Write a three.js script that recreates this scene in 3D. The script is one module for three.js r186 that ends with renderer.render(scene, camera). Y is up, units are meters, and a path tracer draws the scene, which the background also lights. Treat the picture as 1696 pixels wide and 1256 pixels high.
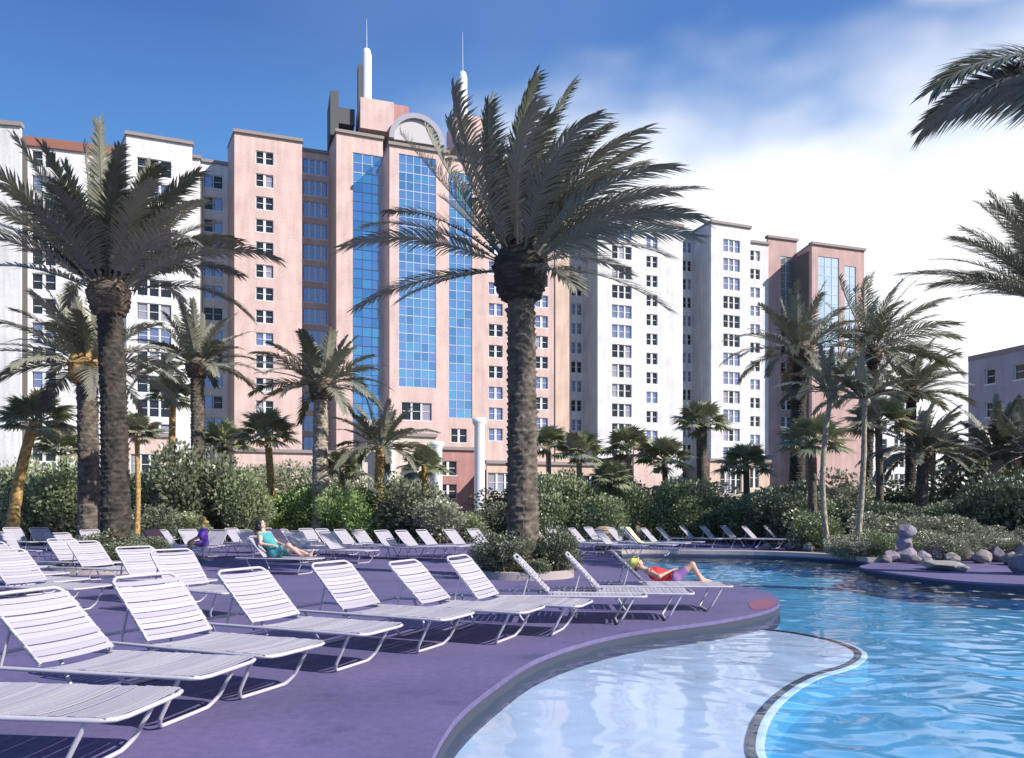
import * as THREE from 'three';
import { mergeGeometries, mergeVertices } from 'three/addons/utils/BufferGeometryUtils.js';
import { ImprovedNoise } from 'three/addons/math/ImprovedNoise.js';

// ------------------------------------------------------------------ camera, sky, sun, exposure
const F = 1250, W = 1696, H = 1256, CX = 848, CY = 850, EYE = 1.4;   // focal length and horizon in photo pixels, eye height in metres
const scene = new THREE.Scene();
const camera = new THREE.PerspectiveCamera(2 * Math.atan(CY / F) * 180 / Math.PI, W / (2 * CY), 0.1, 3000);
camera.position.set(0, EYE, 0);
camera.setViewOffset(W, 2 * CY, 0, 0, W, H);                        // a lens shifted upwards: verticals stay vertical
const renderer = new THREE.WebGLRenderer({ antialias: true });
renderer.setSize(1024, 758);
renderer.toneMapping = THREE.LinearToneMapping;
renderer.toneMappingExposure = 1.32;
renderer.shadowMap.enabled = true;

const noise = new ImprovedNoise();
const nz = (x, y, z = 0) => noise.noise(x, y, z);
const fbm = (x, y, z = 0, o = 4) => { let s = 0, a = 0.5; for (let i = 0; i < o; i++) { s += a * nz(x, y, z); x *= 2.03; y *= 2.03; z *= 2.03; a *= 0.5; } return s; };
const clamp = (x, a = 0, b = 1) => Math.min(b, Math.max(a, x));
const sst = (a, b, x) => { const t = clamp((x - a) / (b - a)); return t * t * (3 - 2 * t); };
const lerp = (a, b, t) => a + (b - a) * t;
function rng(seed) { let a = seed >>> 0; return () => { a |= 0; a = a + 0x6D2B79F5 | 0; let t = Math.imul(a ^ a >>> 15, 1 | a); t = t + Math.imul(t ^ t >>> 7, 61 | t) ^ t; return ((t ^ t >>> 14) >>> 0) / 4294967296; }; }

{ // blue sky, paler towards the horizon, with a white cloud bank low on one side
  const w = 1024, h = 512, data = new Float32Array(w * h * 4);
  for (let j = 0; j < h; j++) for (let i = 0; i < w; i++) {
    const el = ((j + 0.5) / h - 0.5) * Math.PI, u = ((i + 0.5) / w - 0.5) * 2 * Math.PI;
    const x = Math.cos(u) * Math.cos(el), z = Math.sin(u) * Math.cos(el), y = Math.sin(el);
    const e = el * 180 / Math.PI, az = Math.atan2(x, -z) * 180 / Math.PI;      // azimuth from straight ahead, clockwise
    const stops = [[-90, .22, .22, .26], [-2, .30, .36, .5], [0, .38, .60, .90], [12, .22, .46, .83], [24, .125, .335, .70], [32, .082, .205, .52], [50, .066, .15, .42], [90, .055, .12, .36]];
    let k = 0; while (k < stops.length - 2 && e > stops[k + 1][0]) k++;
    const a = stops[k], b = stops[k + 1], t = clamp((e - a[0]) / (b[0] - a[0]));
    let r = lerp(a[1], b[1], t), g = lerp(a[2], b[2], t), bl = lerp(a[3], b[3], t);
    const deep = sst(8, -38, az) * (1 - sst(-70, -150, az)) * sst(2, 24, e); r *= 1 - .22 * deep; g *= 1 - .24 * deep; bl *= 1 - .15 * deep;
    const q = 1.2 / (0.16 + Math.max(y, 0.02));
    const n1 = fbm(x * q * .55 + 5, z * q * .55 + 9, 1.3, 5), n2 = fbm(x * 3 + 2, y * 8 + 3, z * 3 + 1, 5);
    const side = sst(-9, 13, az + 9 * n2) * (1 - sst(95, 150, az));
    const top = 26.3 + 8 * n2 + 2.6 * fbm(x * 9, y * 16, z * 9, 4) - 0.02 * (az - 15);
    let c = side * (1 - sst(top - 5, top + 6, e + 3 * n1));
    c = Math.max(c, 0.3 * sst(.08, .45, n1 + .1) * sst(-25, 35, az) * (1 - sst(110, 160, az)) * (1 - sst(38, 60, e)));
    const hi = sst(26, 31, az) * (1 - sst(44, 60, az)) * sst(29.5, 31.5, e + 4 * n2) * (1 - sst(33, 37, e + 3 * n2)); c = Math.max(c, .8 * hi);
    c *= sst(-3, 0, e);
    r = lerp(r, 1.02, c); g = lerp(g, 1.03, c); bl = lerp(bl, 1.07, c);
    const p = (j * w + i) * 4; data[p] = r * .87; data[p + 1] = g * .87; data[p + 2] = bl * .87; data[p + 3] = 1;
  }
  const tex = new THREE.DataTexture(data, w, h, THREE.RGBAFormat, THREE.FloatType);
  tex.mapping = THREE.EquirectangularReflectionMapping; tex.magFilter = tex.minFilter = THREE.LinearFilter; tex.needsUpdate = true;
  scene.background = tex; scene.environment = tex;
}
const SE = 37 * Math.PI / 180;
const sun = new THREE.DirectionalLight(new THREE.Color(1, .95, .87), 5);
sun.position.set(.889 * Math.cos(SE) * 150, Math.sin(SE) * 150, .457 * Math.cos(SE) * 150 - 60);
sun.target.position.set(0, 0, -60); scene.add(sun, sun.target);
sun.castShadow = true; sun.shadow.radius = 1; sun.shadow.mapSize.set(4096, 4096);
Object.assign(sun.shadow.camera, { left: -130, right: 130, top: 110, bottom: -110, near: 1, far: 400 });

// ------------------------------------------------------------------ helpers
const R = Math.PI / 180, V = (x, y, z) => new THREE.Vector3(x, y, z);
const atPx = (px, py, d) => V((px - CX) * d / F, EYE - (py - CY) * d / F, -d);        // a pixel at a depth
const gnd = (px, py, y = 0) => { const d = (EYE - y) * F / (py - CY); return [(px - CX) * d / F, d]; };   // [x, depth] where a pixel meets height y
const yOf = (py, d) => EYE - (py - CY) * d / F;
const used = new Map();
const numbered = n => { const k = used.get(n) || 0; used.set(n, k + 1); return k ? n + '_' + String(k).padStart(3, '0') : n; };
function tag(o, label, category, group, kind) { if (label) o.userData.label = label; if (category) o.userData.category = category; if (group) o.userData.group = group; if (kind) o.userData.kind = kind; return o; }
function mesh(name, geo, mat, parent) { const m = new THREE.Mesh(geo, mat); m.name = parent ? name : numbered(name); m.castShadow = m.receiveShadow = true; (parent || scene).add(m); return m; }
function base(name, pos, label, category, group) { const g = new THREE.Group(); g.name = numbered(name); g.position.set(...pos); scene.add(g); return tag(g, label, category, group); }
function dup(root, pos, turn, label, group) { const r = root.clone(); r.name = numbered(root.name.replace(/_\d{3}$/, '')); r.userData = { ...root.userData }; r.position.set(...pos); r.rotation.y = turn; if (label) r.userData.label = label; if (group) r.userData.group = group; scene.add(r); return r; }
function struct(name, geo, mat, label) { const m = mesh(name, geo, mat); return tag(m, label, null, null, 'structure'); }
const strip = g => { const o = g.index ? g.toNonIndexed() : g; for (const k of Object.keys(o.attributes)) if (!['position', 'normal', 'uv'].includes(k)) o.deleteAttribute(k); return o; };
const merge = list => mergeGeometries(list.map(strip));
const box = (w, h, d, x = 0, y = 0, z = 0) => new THREE.BoxGeometry(w, h, d).translate(x, y, z);
function metreUV(g) { // uv in metres from the dominant axis of each face
  g = g.index ? g.toNonIndexed() : g; g.computeVertexNormals();
  const p = g.attributes.position, n = g.attributes.normal, uv = new Float32Array(p.count * 2);
  for (let i = 0; i < p.count; i++) { const ax = Math.abs(n.getX(i)), ay = Math.abs(n.getY(i)), az = Math.abs(n.getZ(i)); const x = p.getX(i), y = p.getY(i), z = p.getZ(i);
    if (ay > ax && ay > az) { uv[2 * i] = x; uv[2 * i + 1] = z; } else if (ax > az) { uv[2 * i] = z; uv[2 * i + 1] = y; } else { uv[2 * i] = x; uv[2 * i + 1] = y; } }
  g.setAttribute('uv', new THREE.BufferAttribute(uv, 2)); return g;
}
const tube = (pts, r, seg = 24, rad = 7, closed = false) => new THREE.TubeGeometry(new THREE.CatmullRomCurve3(pts.map(p => V(...p)), closed, 'catmullrom', 0.12), seg, r, rad, closed);
function poly(pts) { const s = new THREE.Shape(); pts.forEach(([x, y], i) => i ? s.lineTo(x, y) : s.moveTo(x, y)); s.closePath(); return s; }
const smoothLoop = (pts, n) => new THREE.CatmullRomCurve3(pts.map(([x, d]) => V(x, d, 0)), true, 'centripetal').getPoints(n).slice(0, n).map(p => [p.x, p.y]);
const lay = g => g.rotateX(-Math.PI / 2);        // a shape drawn in (x, depth) laid on the ground
function noiseTex(size, fn, repeat, srgb = true) {
  const d = new Uint8Array(size * size * 4);
  for (let j = 0; j < size; j++) for (let i = 0; i < size; i++) { const c = fn(i / size, j / size), p = (j * size + i) * 4; for (let k = 0; k < 3; k++) d[p + k] = clamp(Array.isArray(c) ? c[k] : c) * 255; d[p + 3] = 255; }
  const t = new THREE.DataTexture(d, size, size); t.wrapS = t.wrapT = THREE.RepeatWrapping; t.magFilter = THREE.LinearFilter; t.minFilter = THREE.LinearMipmapLinearFilter; t.generateMipmaps = true;
  if (srgb) t.colorSpace = THREE.SRGBColorSpace; t.repeat.set(repeat, repeat); t.needsUpdate = true; return t;
}
const per = (f) => (u, v) => { const ku = sst(.8, 1, u), kv = sst(.8, 1, v), mix = (p, q, t) => Array.isArray(p) ? p.map((e, i) => lerp(e, q[i], t)) : lerp(p, q, t), row = w => { const a = f(u, w); return ku > 0 ? mix(a, f(u - 1, w), ku) : a; }, a = row(v); return kv > 0 ? mix(a, row(v - 1), kv) : a; };   // tiles without a seam
const std = (r, g, b, rough = .8, o = {}) => new THREE.MeshStandardMaterial({ color: new THREE.Color().setRGB(r, g, b), roughness: rough, side: THREE.DoubleSide, ...o });

// ------------------------------------------------------------------ materials
const stuccoMap = noiseTex(384, per((u, v) => .93 + .10 * fbm(u * 5, v * 5, 2, 4) + .07 * fbm(u * 60, v * 60, 7, 2) + .12 * fbm(u * 22, v * 1.6, 4, 3)), 1 / 14);
const stuccoBump = noiseTex(256, per((u, v) => .5 + .6 * fbm(u * 40, v * 40, 3, 3)), 1 / 2.2, false);
const stucco = (r, g, b) => std(r, g, b, .92, { map: stuccoMap, bumpMap: stuccoBump, bumpScale: .012 });
const leafy = (r, g, b, rough) => new THREE.MeshPhysicalMaterial({ color: new THREE.Color().setRGB(r, g, b), roughness: rough, transmission: .3, thickness: 0, side: THREE.DoubleSide });
const M = {
  white: stucco(.84, .81, .82), pink: stucco(.77, .555, .505), rose: stucco(.52, .27, .255), dusty: stucco(.60, .40, .375), cream: stucco(.74, .62, .54), peach: stucco(.74, .54, .43),
  parapet: std(.30, .25, .24, .8), roofTile: std(.36, .16, .12, .85, { map: stuccoMap }), greyWall: stucco(.50, .45, .50), darkCore: std(.11, .105, .10, .95),
  frame: std(.74, .73, .74, .5), darkFrame: std(.16, .17, .2, .5), spire: std(.85, .85, .83, .45), darkGrey: std(.09, .09, .10, .7),
  paneDark: std(.025, .028, .036, .07), paneBlue: std(.30, .32, .46, .12, { metalness: .6 }), paneCurtain: std(.30, .29, .36, .35),
  curtainWall: [[.46, .64, .78], [.54, .70, .84], [.52, .60, .80], [.36, .54, .68], [.46, .74, .82]].map(c => std(...c, .09, { metalness: .9 })),
  paleGlass: [[.86, .95, .93], [.80, .92, .93], [.90, .96, .95]].map(c => std(...c, .06, { metalness: .9 })),
  lounger: std(.50, .47, .52, .35), strap: [[.40, .375, .43], [.36, .335, .395], [.435, .41, .455], [.40, .38, .41]].map(c => std(...c, .5)),
  bossDark: std(.06, .052, .042, .95), fanA: leafy(.27, .31, .17, .4), fanB: leafy(.35, .37, .24, .4), boot: std(.17, .135, .105, .95), trunkDark: std(.062, .054, .048, .95), trunkGrey: std(.145, .125, .108, .95), trunkTan: std(.52, .34, .13, .9), trunkPale: std(.40, .36, .30, .9),
  frondA: leafy(.235, .235, .17, .34), frondB: leafy(.33, .32, .24, .34), frondC: leafy(.14, .15, .10, .36), frondDry: std(.30, .25, .17, .7), rachis: std(.26, .25, .15, .5),
  leafDark: leafy(.19, .215, .135, .42), leafMid: leafy(.27, .32, .17, .42), leafLight: leafy(.30, .41, .15, .42), leafGrey: leafy(.36, .365, .26, .42), stem: std(.16, .12, .08, .9),
  rock: ['.34,.30,.29', '.28,.24,.29', '.42,.38,.35', '.23,.20,.24'].map(s => std(...s.split(',').map(Number), .92, { map: stuccoMap, bumpMap: stuccoBump, bumpScale: .03 })),
};
const deckMap = noiseTex(512, per((u, v) => { const n = fbm(u * 4, v * 4, 1, 4), f = fbm(u * 90, v * 90, 5, 2), s = sst(.18, .42, fbm(u * 9 + 4, v * 9, 8, 4)); return [.37 + .11 * n + .07 * f - .07 * s, .34 + .07 * n + .055 * f - .05 * s, .495 + .10 * n + .07 * f - .055 * s]; }), 1 / 7);
const deckBump = noiseTex(256, per((u, v) => .5 + .7 * fbm(u * 70, v * 70, 3, 3)), 1 / 2, false);
M.deck = std(1, 1, 1, .82, { map: deckMap, bumpMap: deckBump, bumpScale: .003 });
const soilMap = noiseTex(256, per((u, v) => { const n = fbm(u * 6, v * 6, 1, 5), f = fbm(u * 50, v * 50, 5, 3); return [.40 + .2 * n + .15 * f, .38 + .18 * n + .13 * f, .28 + .12 * n + .1 * f]; }), 1 / 12);
M.soil = std(1, 1, 1, .95, { map: soilMap });
M.kerb = std(.50, .42, .37, .85, { map: stuccoMap, bumpMap: stuccoBump, bumpScale: .01 });
M.bank = std(.42, .35, .34, .85, { map: stuccoMap, bumpMap: stuccoBump, bumpScale: .01 });

const barkMap = noiseTex(256, per((u, v) => { const n = .72 + .55 * fbm(u * 9, v * 34, 3, 4) + .35 * fbm(u * 40, v * 160, 6, 2); return [n, n * .97, n * .93]; }), 1);
for (const k of ['trunkGrey', 'trunkDark', 'trunkPale', 'trunkTan', 'boot', 'bossDark']) { M[k].map = barkMap; M[k].color.multiplyScalar(1.6); }
// ------------------------------------------------------------------ ground, deck, pool
const poolPts = [gnd(700, 1300), gnd(715, 1256), gnd(755, 1190), gnd(820, 1135), gnd(900, 1087), gnd(1030, 1050), gnd(1190, 1028), gnd(1268, 1012), gnd(1291, 1000), gnd(1280, 984), gnd(1235, 973), gnd(1150, 962), gnd(1090, 950), gnd(1045, 936), gnd(1020, 926),
  [3.5, 25.4], [4.6, 26], gnd(1150, 918), gnd(1300, 921), gnd(1400, 927), gnd(1440, 932), gnd(1424, 939), gnd(1450, 945), gnd(1520, 955), gnd(1600, 963), gnd(1696, 968), [12.2, 13.9], [15, 11.5], [16.5, 8], [15.5, 3], [9, 1], [3, .7], [.6, 1.3], [-.25, 2.6]];
const poolLoop = smoothLoop(poolPts, 260);
const WATER = -0.12;
{
  const g = poly([[-1200, -300], [1400, -300], [1400, 1600], [-1200, 1600]]);
  g.holes.push(new THREE.Path([[-44.8, -9.8], [-44.8, 35.6], [44.8, 35.6], [44.8, -9.8]].map(p => new THREE.Vector2(...p))));
  struct('ground', metreUV(lay(new THREE.ShapeGeometry(g)).translate(0, -.02, 0)), M.soil, 'dry earth and lawn ground around the hotel');
  const d = poly([[-45, -10], [45, -10], [45, 36], [-45, 36]]); d.holes.push(new THREE.Path(poolLoop.map(p => new THREE.Vector2(...p))));
  struct('pool_deck', metreUV(lay(new THREE.ExtrudeGeometry(d, { depth: .3, bevelEnabled: false, curveSegments: 1 })).translate(0, -.3, 0)), M.deck, 'smooth purple concrete deck around the pool');
}
function ribbon(loop, y0, y1, inset) {        // an upright band that follows a loop, set inwards
  const n = loop.length, pos = [], idx = [], uv = []; let s = 0;
  for (let i = 0; i <= n; i++) { const a = loop[(i - 1 + n) % n], b = loop[(i + 1) % n], p = loop[i % n]; const tx = b[0] - a[0], td = b[1] - a[1], l = Math.hypot(tx, td) || 1; const nx = -td / l * inset, nd = tx / l * inset; if (i) s += Math.hypot(p[0] - loop[i - 1][0], p[1] - loop[i - 1][1]);
    pos.push(p[0] + nx, y0, -(p[1] + nd), p[0] + nx, y1, -(p[1] + nd)); uv.push(s, y0, s, y1); if (i) idx.push(2 * i - 2, 2 * i - 1, 2 * i, 2 * i - 1, 2 * i + 1, 2 * i); }
  const g = new THREE.BufferGeometry(); g.setAttribute('position', new THREE.Float32BufferAttribute(pos, 3)); g.setAttribute('uv', new THREE.Float32BufferAttribute(uv, 2)); g.setIndex(idx); g.computeVertexNormals(); return g;
}
const area = poolLoop.reduce((s, p, i) => { const q = poolLoop[(i + 1) % poolLoop.length]; return s + p[0] * q[1] - q[0] * p[1]; }, 0), inw = area > 0 ? 1 : -1;
M.poolPlaster = std(.10, .395, .62, .8, { map: stuccoMap }); M.shelf = std(.66, .69, .80, .8, { map: stuccoMap }); M.tileBand = std(.035, .042, .068, .85); M.rim = std(.66, .74, .84, .6);
{
  const basin = merge([lay(new THREE.ShapeGeometry(poly(poolLoop))).translate(0, -.52, 0), ribbon(poolLoop, -.3, -.52, 0)]);
  struct('pool_basin', basin, M.poolPlaster, 'blue plastered pool basin under the water');
  struct('pool_tile_band', ribbon(poolLoop, -.045, -.32, inw * .004), M.tileBand, 'dark tile band at the waterline of the pool');
}
const wl = (px, py) => gnd(px, py, -.2);
const ledge = new THREE.CatmullRomCurve3([[3.3, 10.75], wl(1300, 1042), wl(1375, 1056), wl(1416, 1074), wl(1398, 1094), wl(1335, 1113), wl(1275, 1150), wl(1240, 1202), wl(1246, 1256), [1.65, 3.9], [1.95, 2.6], [2.3, 1]].map(([x, d]) => V(x, d, 0)), false, 'centripetal').getPoints(90).map(p => [p.x, p.y]);
{
  const inside = poolPts.slice(0, 8).reverse().map(([x, d]) => [x - .25, d + .2]);
  const lp = [...ledge, [.6, 1.1], [-.3, 2.6], ...inside.reverse()];
  struct('pool_shelf', metreUV(lay(new THREE.ExtrudeGeometry(poly(lp), { depth: .06, bevelEnabled: false })).translate(0, -.31, 0)), M.shelf, 'pale shallow entry shelf of the pool');
  const edge = (off, wid, y, mat, name, label, drop = .3) => { const pos = [], idx = []; ledge.forEach((p, i) => { const a = ledge[Math.max(0, i - 1)], b = ledge[Math.min(ledge.length - 1, i + 1)], tx = b[0] - a[0], td = b[1] - a[1], l = Math.hypot(tx, td); const nx = -td / l, nd = tx / l;
      pos.push(p[0] + nx * off, y, -(p[1] + nd * off), p[0] + nx * (off + wid), y, -(p[1] + nd * (off + wid)), p[0] + nx * (off + wid), y - drop, -(p[1] + nd * (off + wid))); if (i) { const k = 3 * i; idx.push(k - 3, k - 2, k, k - 2, k + 1, k, k - 2, k - 1, k + 1, k - 1, k + 2, k + 1); } });
    const g = new THREE.BufferGeometry(); g.setAttribute('position', new THREE.Float32BufferAttribute(pos, 3)); g.setIndex(idx); g.computeVertexNormals(); struct(name, g, mat, label); };
  edge(.002, .06, -.235, M.tileBand, 'shelf_edge_tile', 'dark tile line along the edge of the shallow shelf');
  edge(.064, .06, -.245, M.rim, 'shelf_edge_rim', 'pale rim outside the dark tile line', .02);
  edge(.118, .012, -.262, M.poolPlaster, 'shelf_side', 'blue plastered side of the shallow shelf');
}
{ // water: a rippled sheet
  const inPoly = (x, d) => { let c = false; for (let i = 0, j = poolLoop.length - 1; i < poolLoop.length; j = i++) { const [xi, yi] = poolLoop[i], [xj, yj] = poolLoop[j]; if ((yi > d) !== (yj > d) && x < (xj - xi) * (d - yi) / (yj - yi) + xi) c = !c; } return c; };
  const shelfLoop = [...ledge, [.6, 1.1], [-.3, 2.6], ...poolPts.slice(0, 8)], inShelf = (x, d) => { let c = false; for (let i = 0, j = shelfLoop.length - 1; i < shelfLoop.length; j = i++) { const [xi, yi] = shelfLoop[i], [xj, yj] = shelfLoop[j]; if ((yi > d) !== (yj > d) && x < (xj - xi) * (d - yi) / (yj - yi) + xi) c = !c; } return c; };
  const x0 = -1, x1 = 17, d0 = .4, d1 = 27, st = .05, nx = Math.round((x1 - x0) / st), nd = Math.round((d1 - d0) / st), pos = new Float32Array((nx + 1) * (nd + 1) * 3), ok = new Uint8Array((nx + 1) * (nd + 1)), idx = [];
  const calm = (x, d) => .3 + .7 * sst(0, .9, Math.min(...ledge.filter((_, i) => i % 6 == 0).map(([a, b]) => Math.hypot(a - x, b - d))));
  for (let j = 0; j <= nd; j++) for (let i = 0; i <= nx; i++) { const x = x0 + i * st, d = d0 + j * st, k = j * (nx + 1) + i; ok[k] = inPoly(x, d) || inPoly(x + .14, d) || inPoly(x - .14, d) || inPoly(x, d + .14) || inPoly(x, d - .14) ? 1 : 0;
    if (!ok[k]) continue; const wx = x + .5 * nz(x * .6, d * .6, 3), wd = d + .5 * nz(x * .6, d * .6, 8); const sh = inShelf(x, d) ? .42 : 1;
    const patch = .55 + .9 * sst(-.25, .35, fbm(x * .22 + 3, d * .22, 9, 2));
    pos[3 * k] = x; pos[3 * k + 2] = -d; pos[3 * k + 1] = WATER + sh * patch * (.018 * nz(wx * 1.1, wd * 1.9, .3) + .016 * nz(wx * 2.3 + 4, wd * 4.2, 2.1) + .011 * nz(wx * 4.6, wd * 7.6, 5.5)); }
  for (let j = 0; j < nd; j++) for (let i = 0; i < nx; i++) { const a = j * (nx + 1) + i, b = a + 1, c = a + nx + 1, e = c + 1; if (ok[a] && ok[b] && ok[c] && ok[e]) idx.push(a, b, c, b, e, c); }
  const g = new THREE.BufferGeometry(); g.setAttribute('position', new THREE.BufferAttribute(pos, 3)); g.setIndex(idx); g.computeVertexNormals();
  M.water = new THREE.MeshPhysicalMaterial({ color: new THREE.Color().setRGB(.80, .90, .98), roughness: .06, transmission: 1, thickness: 0, ior: 1.33, side: THREE.DoubleSide });
  struct('pool_water', g, M.water, 'rippled blue pool water');
}
{ // tan kerb on the far side of the pool
  const i0 = poolLoop.reduce((b, p, i) => Math.hypot(p[0] - 3.5, p[1] - 25.4) < Math.hypot(poolLoop[b][0] - 3.5, poolLoop[b][1] - 25.4) ? i : b, 0), e = gnd(1440, 932), i1 = poolLoop.reduce((b, p, i) => Math.hypot(p[0] - e[0], p[1] - e[1]) < Math.hypot(poolLoop[b][0] - e[0], poolLoop[b][1] - e[1]) ? i : b, 0);
  const seg = poolLoop.slice(i0, i1), out = []; seg.forEach((p, i) => { const a = seg[Math.max(0, i - 1)], b = seg[Math.min(seg.length - 1, i + 1)], l = Math.hypot(b[0] - a[0], b[1] - a[1]); out.push([p[0] + inw * (b[1] - a[1]) / l * .55, p[1] - inw * (b[0] - a[0]) / l * .55]); });
  struct('pool_kerb', metreUV(lay(new THREE.ExtrudeGeometry(poly([...seg, ...out.reverse()]), { depth: .12, bevelEnabled: false })).translate(0, .003, 0)), M.kerb, 'tan stone kerb along the far side of the pool');
}
{ const g = new THREE.ShapeGeometry(poly(smoothLoop([gnd(1252, 1011), gnd(1278, 1006), gnd(1283, 996), gnd(1262, 992), gnd(1240, 1000)], 40))); struct('deck_paint_patch', lay(g).translate(0, .004, 0), std(.22, .08, .13, .8), 'worn red paint patch on the deck tip'); }

// ------------------------------------------------------------------ hotel wings
const plan = (px, d) => [(px - CX) * d / F, d];
const frameCache = new Map();
function windowGeo(n, w, h) {
  const k = [n, w.toFixed(2), h.toFixed(2)].join(); if (frameCache.has(k)) return frameCache.get(k);
  const f = [box(w + .2, .1, .16, 0, h / 2 + .03), box(w + .3, .12, .3, 0, -h / 2 - .04, .06), box(.1, h, .16, -w / 2 - .03), box(.1, h, .16, w / 2 + .03)];
  for (let i = 1; i < n; i++) f.push(box(n > 2 ? .24 : .32, h, .16, -w / 2 + i * w / n));
  for (let i = 0; i < n; i++) f.push(box(w / n - .3, .07, .08, -w / 2 + (i + .5) * w / n, .05, -.02));
  const r = { frame: merge(f), pane: box(w / n - .2, h - .04, .03) }; frameCache.set(k, r); return r;
}
function wallSeg(parent, o, seg, rand) {
  const A = plan(...seg.a), B = plan(...seg.b), dx = B[0] - A[0], dd = B[1] - A[1], L = Math.hypot(dx, dd), th = Math.atan2(dd, dx), topY = seg.topY ?? yOf(seg.top, A[1]), y0 = seg.y0 ?? 0;
  const g = new THREE.Group(); const place = (m, x, y, z) => { m.rotation.y = th; m.position.set(A[0] + x * Math.cos(th) + z * Math.sin(th) - o[0], y, -A[1] - x * Math.sin(th) + z * Math.cos(th) - o[1]); return m; };
  const x1 = seg.ret ? L - .36 : L, sh = poly([[0, y0], [x1, y0], [x1, topY], [0, topY]]), alongOf = px => { const r = (px - CX) / F; return (r * A[1] - A[0]) / (dx - r * dd) * L; };
  const wins = [], glz = [];
  for (const w of seg.wins || []) { const x = alongOf(w.px), dc = A[1] + dd * x / L; let y = yOf(w.y, dc); for (let i = 0; i < w.rows; i++, y -= w.dy ?? 3) if (!(w.skip || []).includes(i)) wins.push([x, y, w.n, w.w, w.h, i, w]); }
  for (const q of seg.glass || []) { const xa = alongOf(q.px[0]), xb = alongOf(q.px[1]), dc = A[1] + dd * xa / L; glz.push([xa, xb, yOf(q.y[1], dc), yOf(q.y[0], dc), q]); }
  for (const d of seg.doors || []) { const x = alongOf(d.px), hw = d.w / 2; const hole = new THREE.Path(); hole.moveTo(x - hw, .02); hole.lineTo(x + hw, .02); hole.lineTo(x + hw, d.h - hw); hole.absarc(x, d.h - hw, hw, 0, Math.PI); hole.closePath(); sh.holes.push(hole); place(mesh('door', box(d.w + .1, d.h, .05), M.paneDark, parent), x, d.h / 2 + .02, -.3); }
  const rect = (a, b, c, d) => { const p = new THREE.Path(); p.moveTo(a, c); p.lineTo(b, c); p.lineTo(b, d); p.lineTo(a, d); p.closePath(); sh.holes.push(p); };
  for (const [x, y, , w, h] of wins) rect(x - w / 2 - .06, x + w / 2 + .06, y - h / 2 - .06, y + h / 2 + .06);
  for (const [a, b, c, d] of glz) rect(a, b, c, d);
  place(mesh('wall', metreUV(new THREE.ExtrudeGeometry(sh, { depth: .35, bevelEnabled: false })).translate(0, 0, -.35), seg.mat, parent), 0, 0, 0);
  if (!seg.ret && !seg.noCore) place(mesh('inner_block', box(L - .4, topY - y0 - .7, seg.deep ?? 12), M.darkCore, parent), L / 2, (topY + y0 - .7) / 2, -.42 - (seg.deep ?? 12) / 2);  // core and flat roof, coloured dark to cut bounced light in the recesses
  if (!seg.noCap) place(mesh('parapet', box((seg.ret ? x1 : L + .3), seg.cap ?? .4, .9), seg.capMat || M.parapet, parent), x1 / 2, topY + (seg.cap ?? .4) / 2 + .002, seg.ret ? -.4 : -.17);
  for (const [x, y, n, w, h, row, spec] of wins) {
    const wg = new THREE.Group(); wg.name = 'window'; parent.add(wg); place(wg, x, y, -.2); const G = windowGeo(n, w, h);
    mesh('frame', G.frame, spec.dark ? M.darkFrame : M.frame, wg);
    const all = rand(); for (let i = 0; i < n; i++) { const t = rand(); const p = mesh('pane', G.pane, all < (spec.blue ?? .35) ? M.paneBlue : t < .16 ? M.paneCurtain : M.paneDark, wg); p.position.set(-w / 2 + (i + .5) * w / n, 0, -.06); p.rotation.set((rand() - .5) * .012, (rand() - .5) * .012, 0); }
  }
  for (const [a, b, c, d, q] of glz) {
    const cw = new THREE.Group(); cw.name = 'curtain_wall'; parent.add(cw); place(cw, a, c, -.15); const nc = q.cols, nr = q.nrows, w = (b - a) / nc, h = (d - c) / nr, bars = [], pg = box(w - .06, h - .06, .03);
    for (let i = 0; i <= nc; i++) bars.push(box(i % nc ? .09 : .16, d - c, .16, i * w, (d - c) / 2)); for (let j = 0; j <= nr; j++) bars.push(box(b - a, j % 2 ? .07 : .12, .13, (b - a) / 2, j * h));
    mesh('mullion_grid', merge(bars), q.barMat || M.mullion, cw); const set = q.set || M.curtainWall;
    for (let i = 0; i < nc; i++) for (let j = 0; j < nr; j++) { const p = mesh('pane', pg, set[Math.floor(rand() * set.length)], cw); p.position.set((i + .5) * w, (j + .5) * h, 0); p.rotation.set((rand() - .5) * .02, (rand() - .5) * .02, 0); }
  }
}
M.mullion = std(.46, .50, .62, .4);
let wingSeed = 11;
function wing(name, label, segs) {
  const A = plan(...segs[0].a), g = base(name, [A[0], 0, -A[1]], label, 'building', 'wings of the hotel'), rand = rng(wingSeed += 7);
  segs.forEach((s, i) => { if (s.ret && segs[i + 1] && s.topY === undefined) s.topY = yOf(segs[i + 1].top, segs[i + 1].a[1]) - .005; });
  for (const s of segs) wallSeg(g, [A[0], -A[1]], s, rand); return g;
}
wing('hotel_wing', 'white hotel end wing with paired windows and red tiled roof edge', [
  { a: [-150, 87.4], b: [34, 89.6], top: 194, mat: M.white, cap: .5 },
  { a: [30, 91.6], b: [212, 95], top: 240, mat: M.white, cap: 1.1, capMat: M.roofTile, wins: [{ px: 72, n: 2, w: 2.5, h: 1.9, y: 264, rows: 14, blue: .3 }, { px: 165, n: 2, w: 2.4, h: 1.9, y: 284, rows: 13, blue: .3 }] }]);
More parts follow.
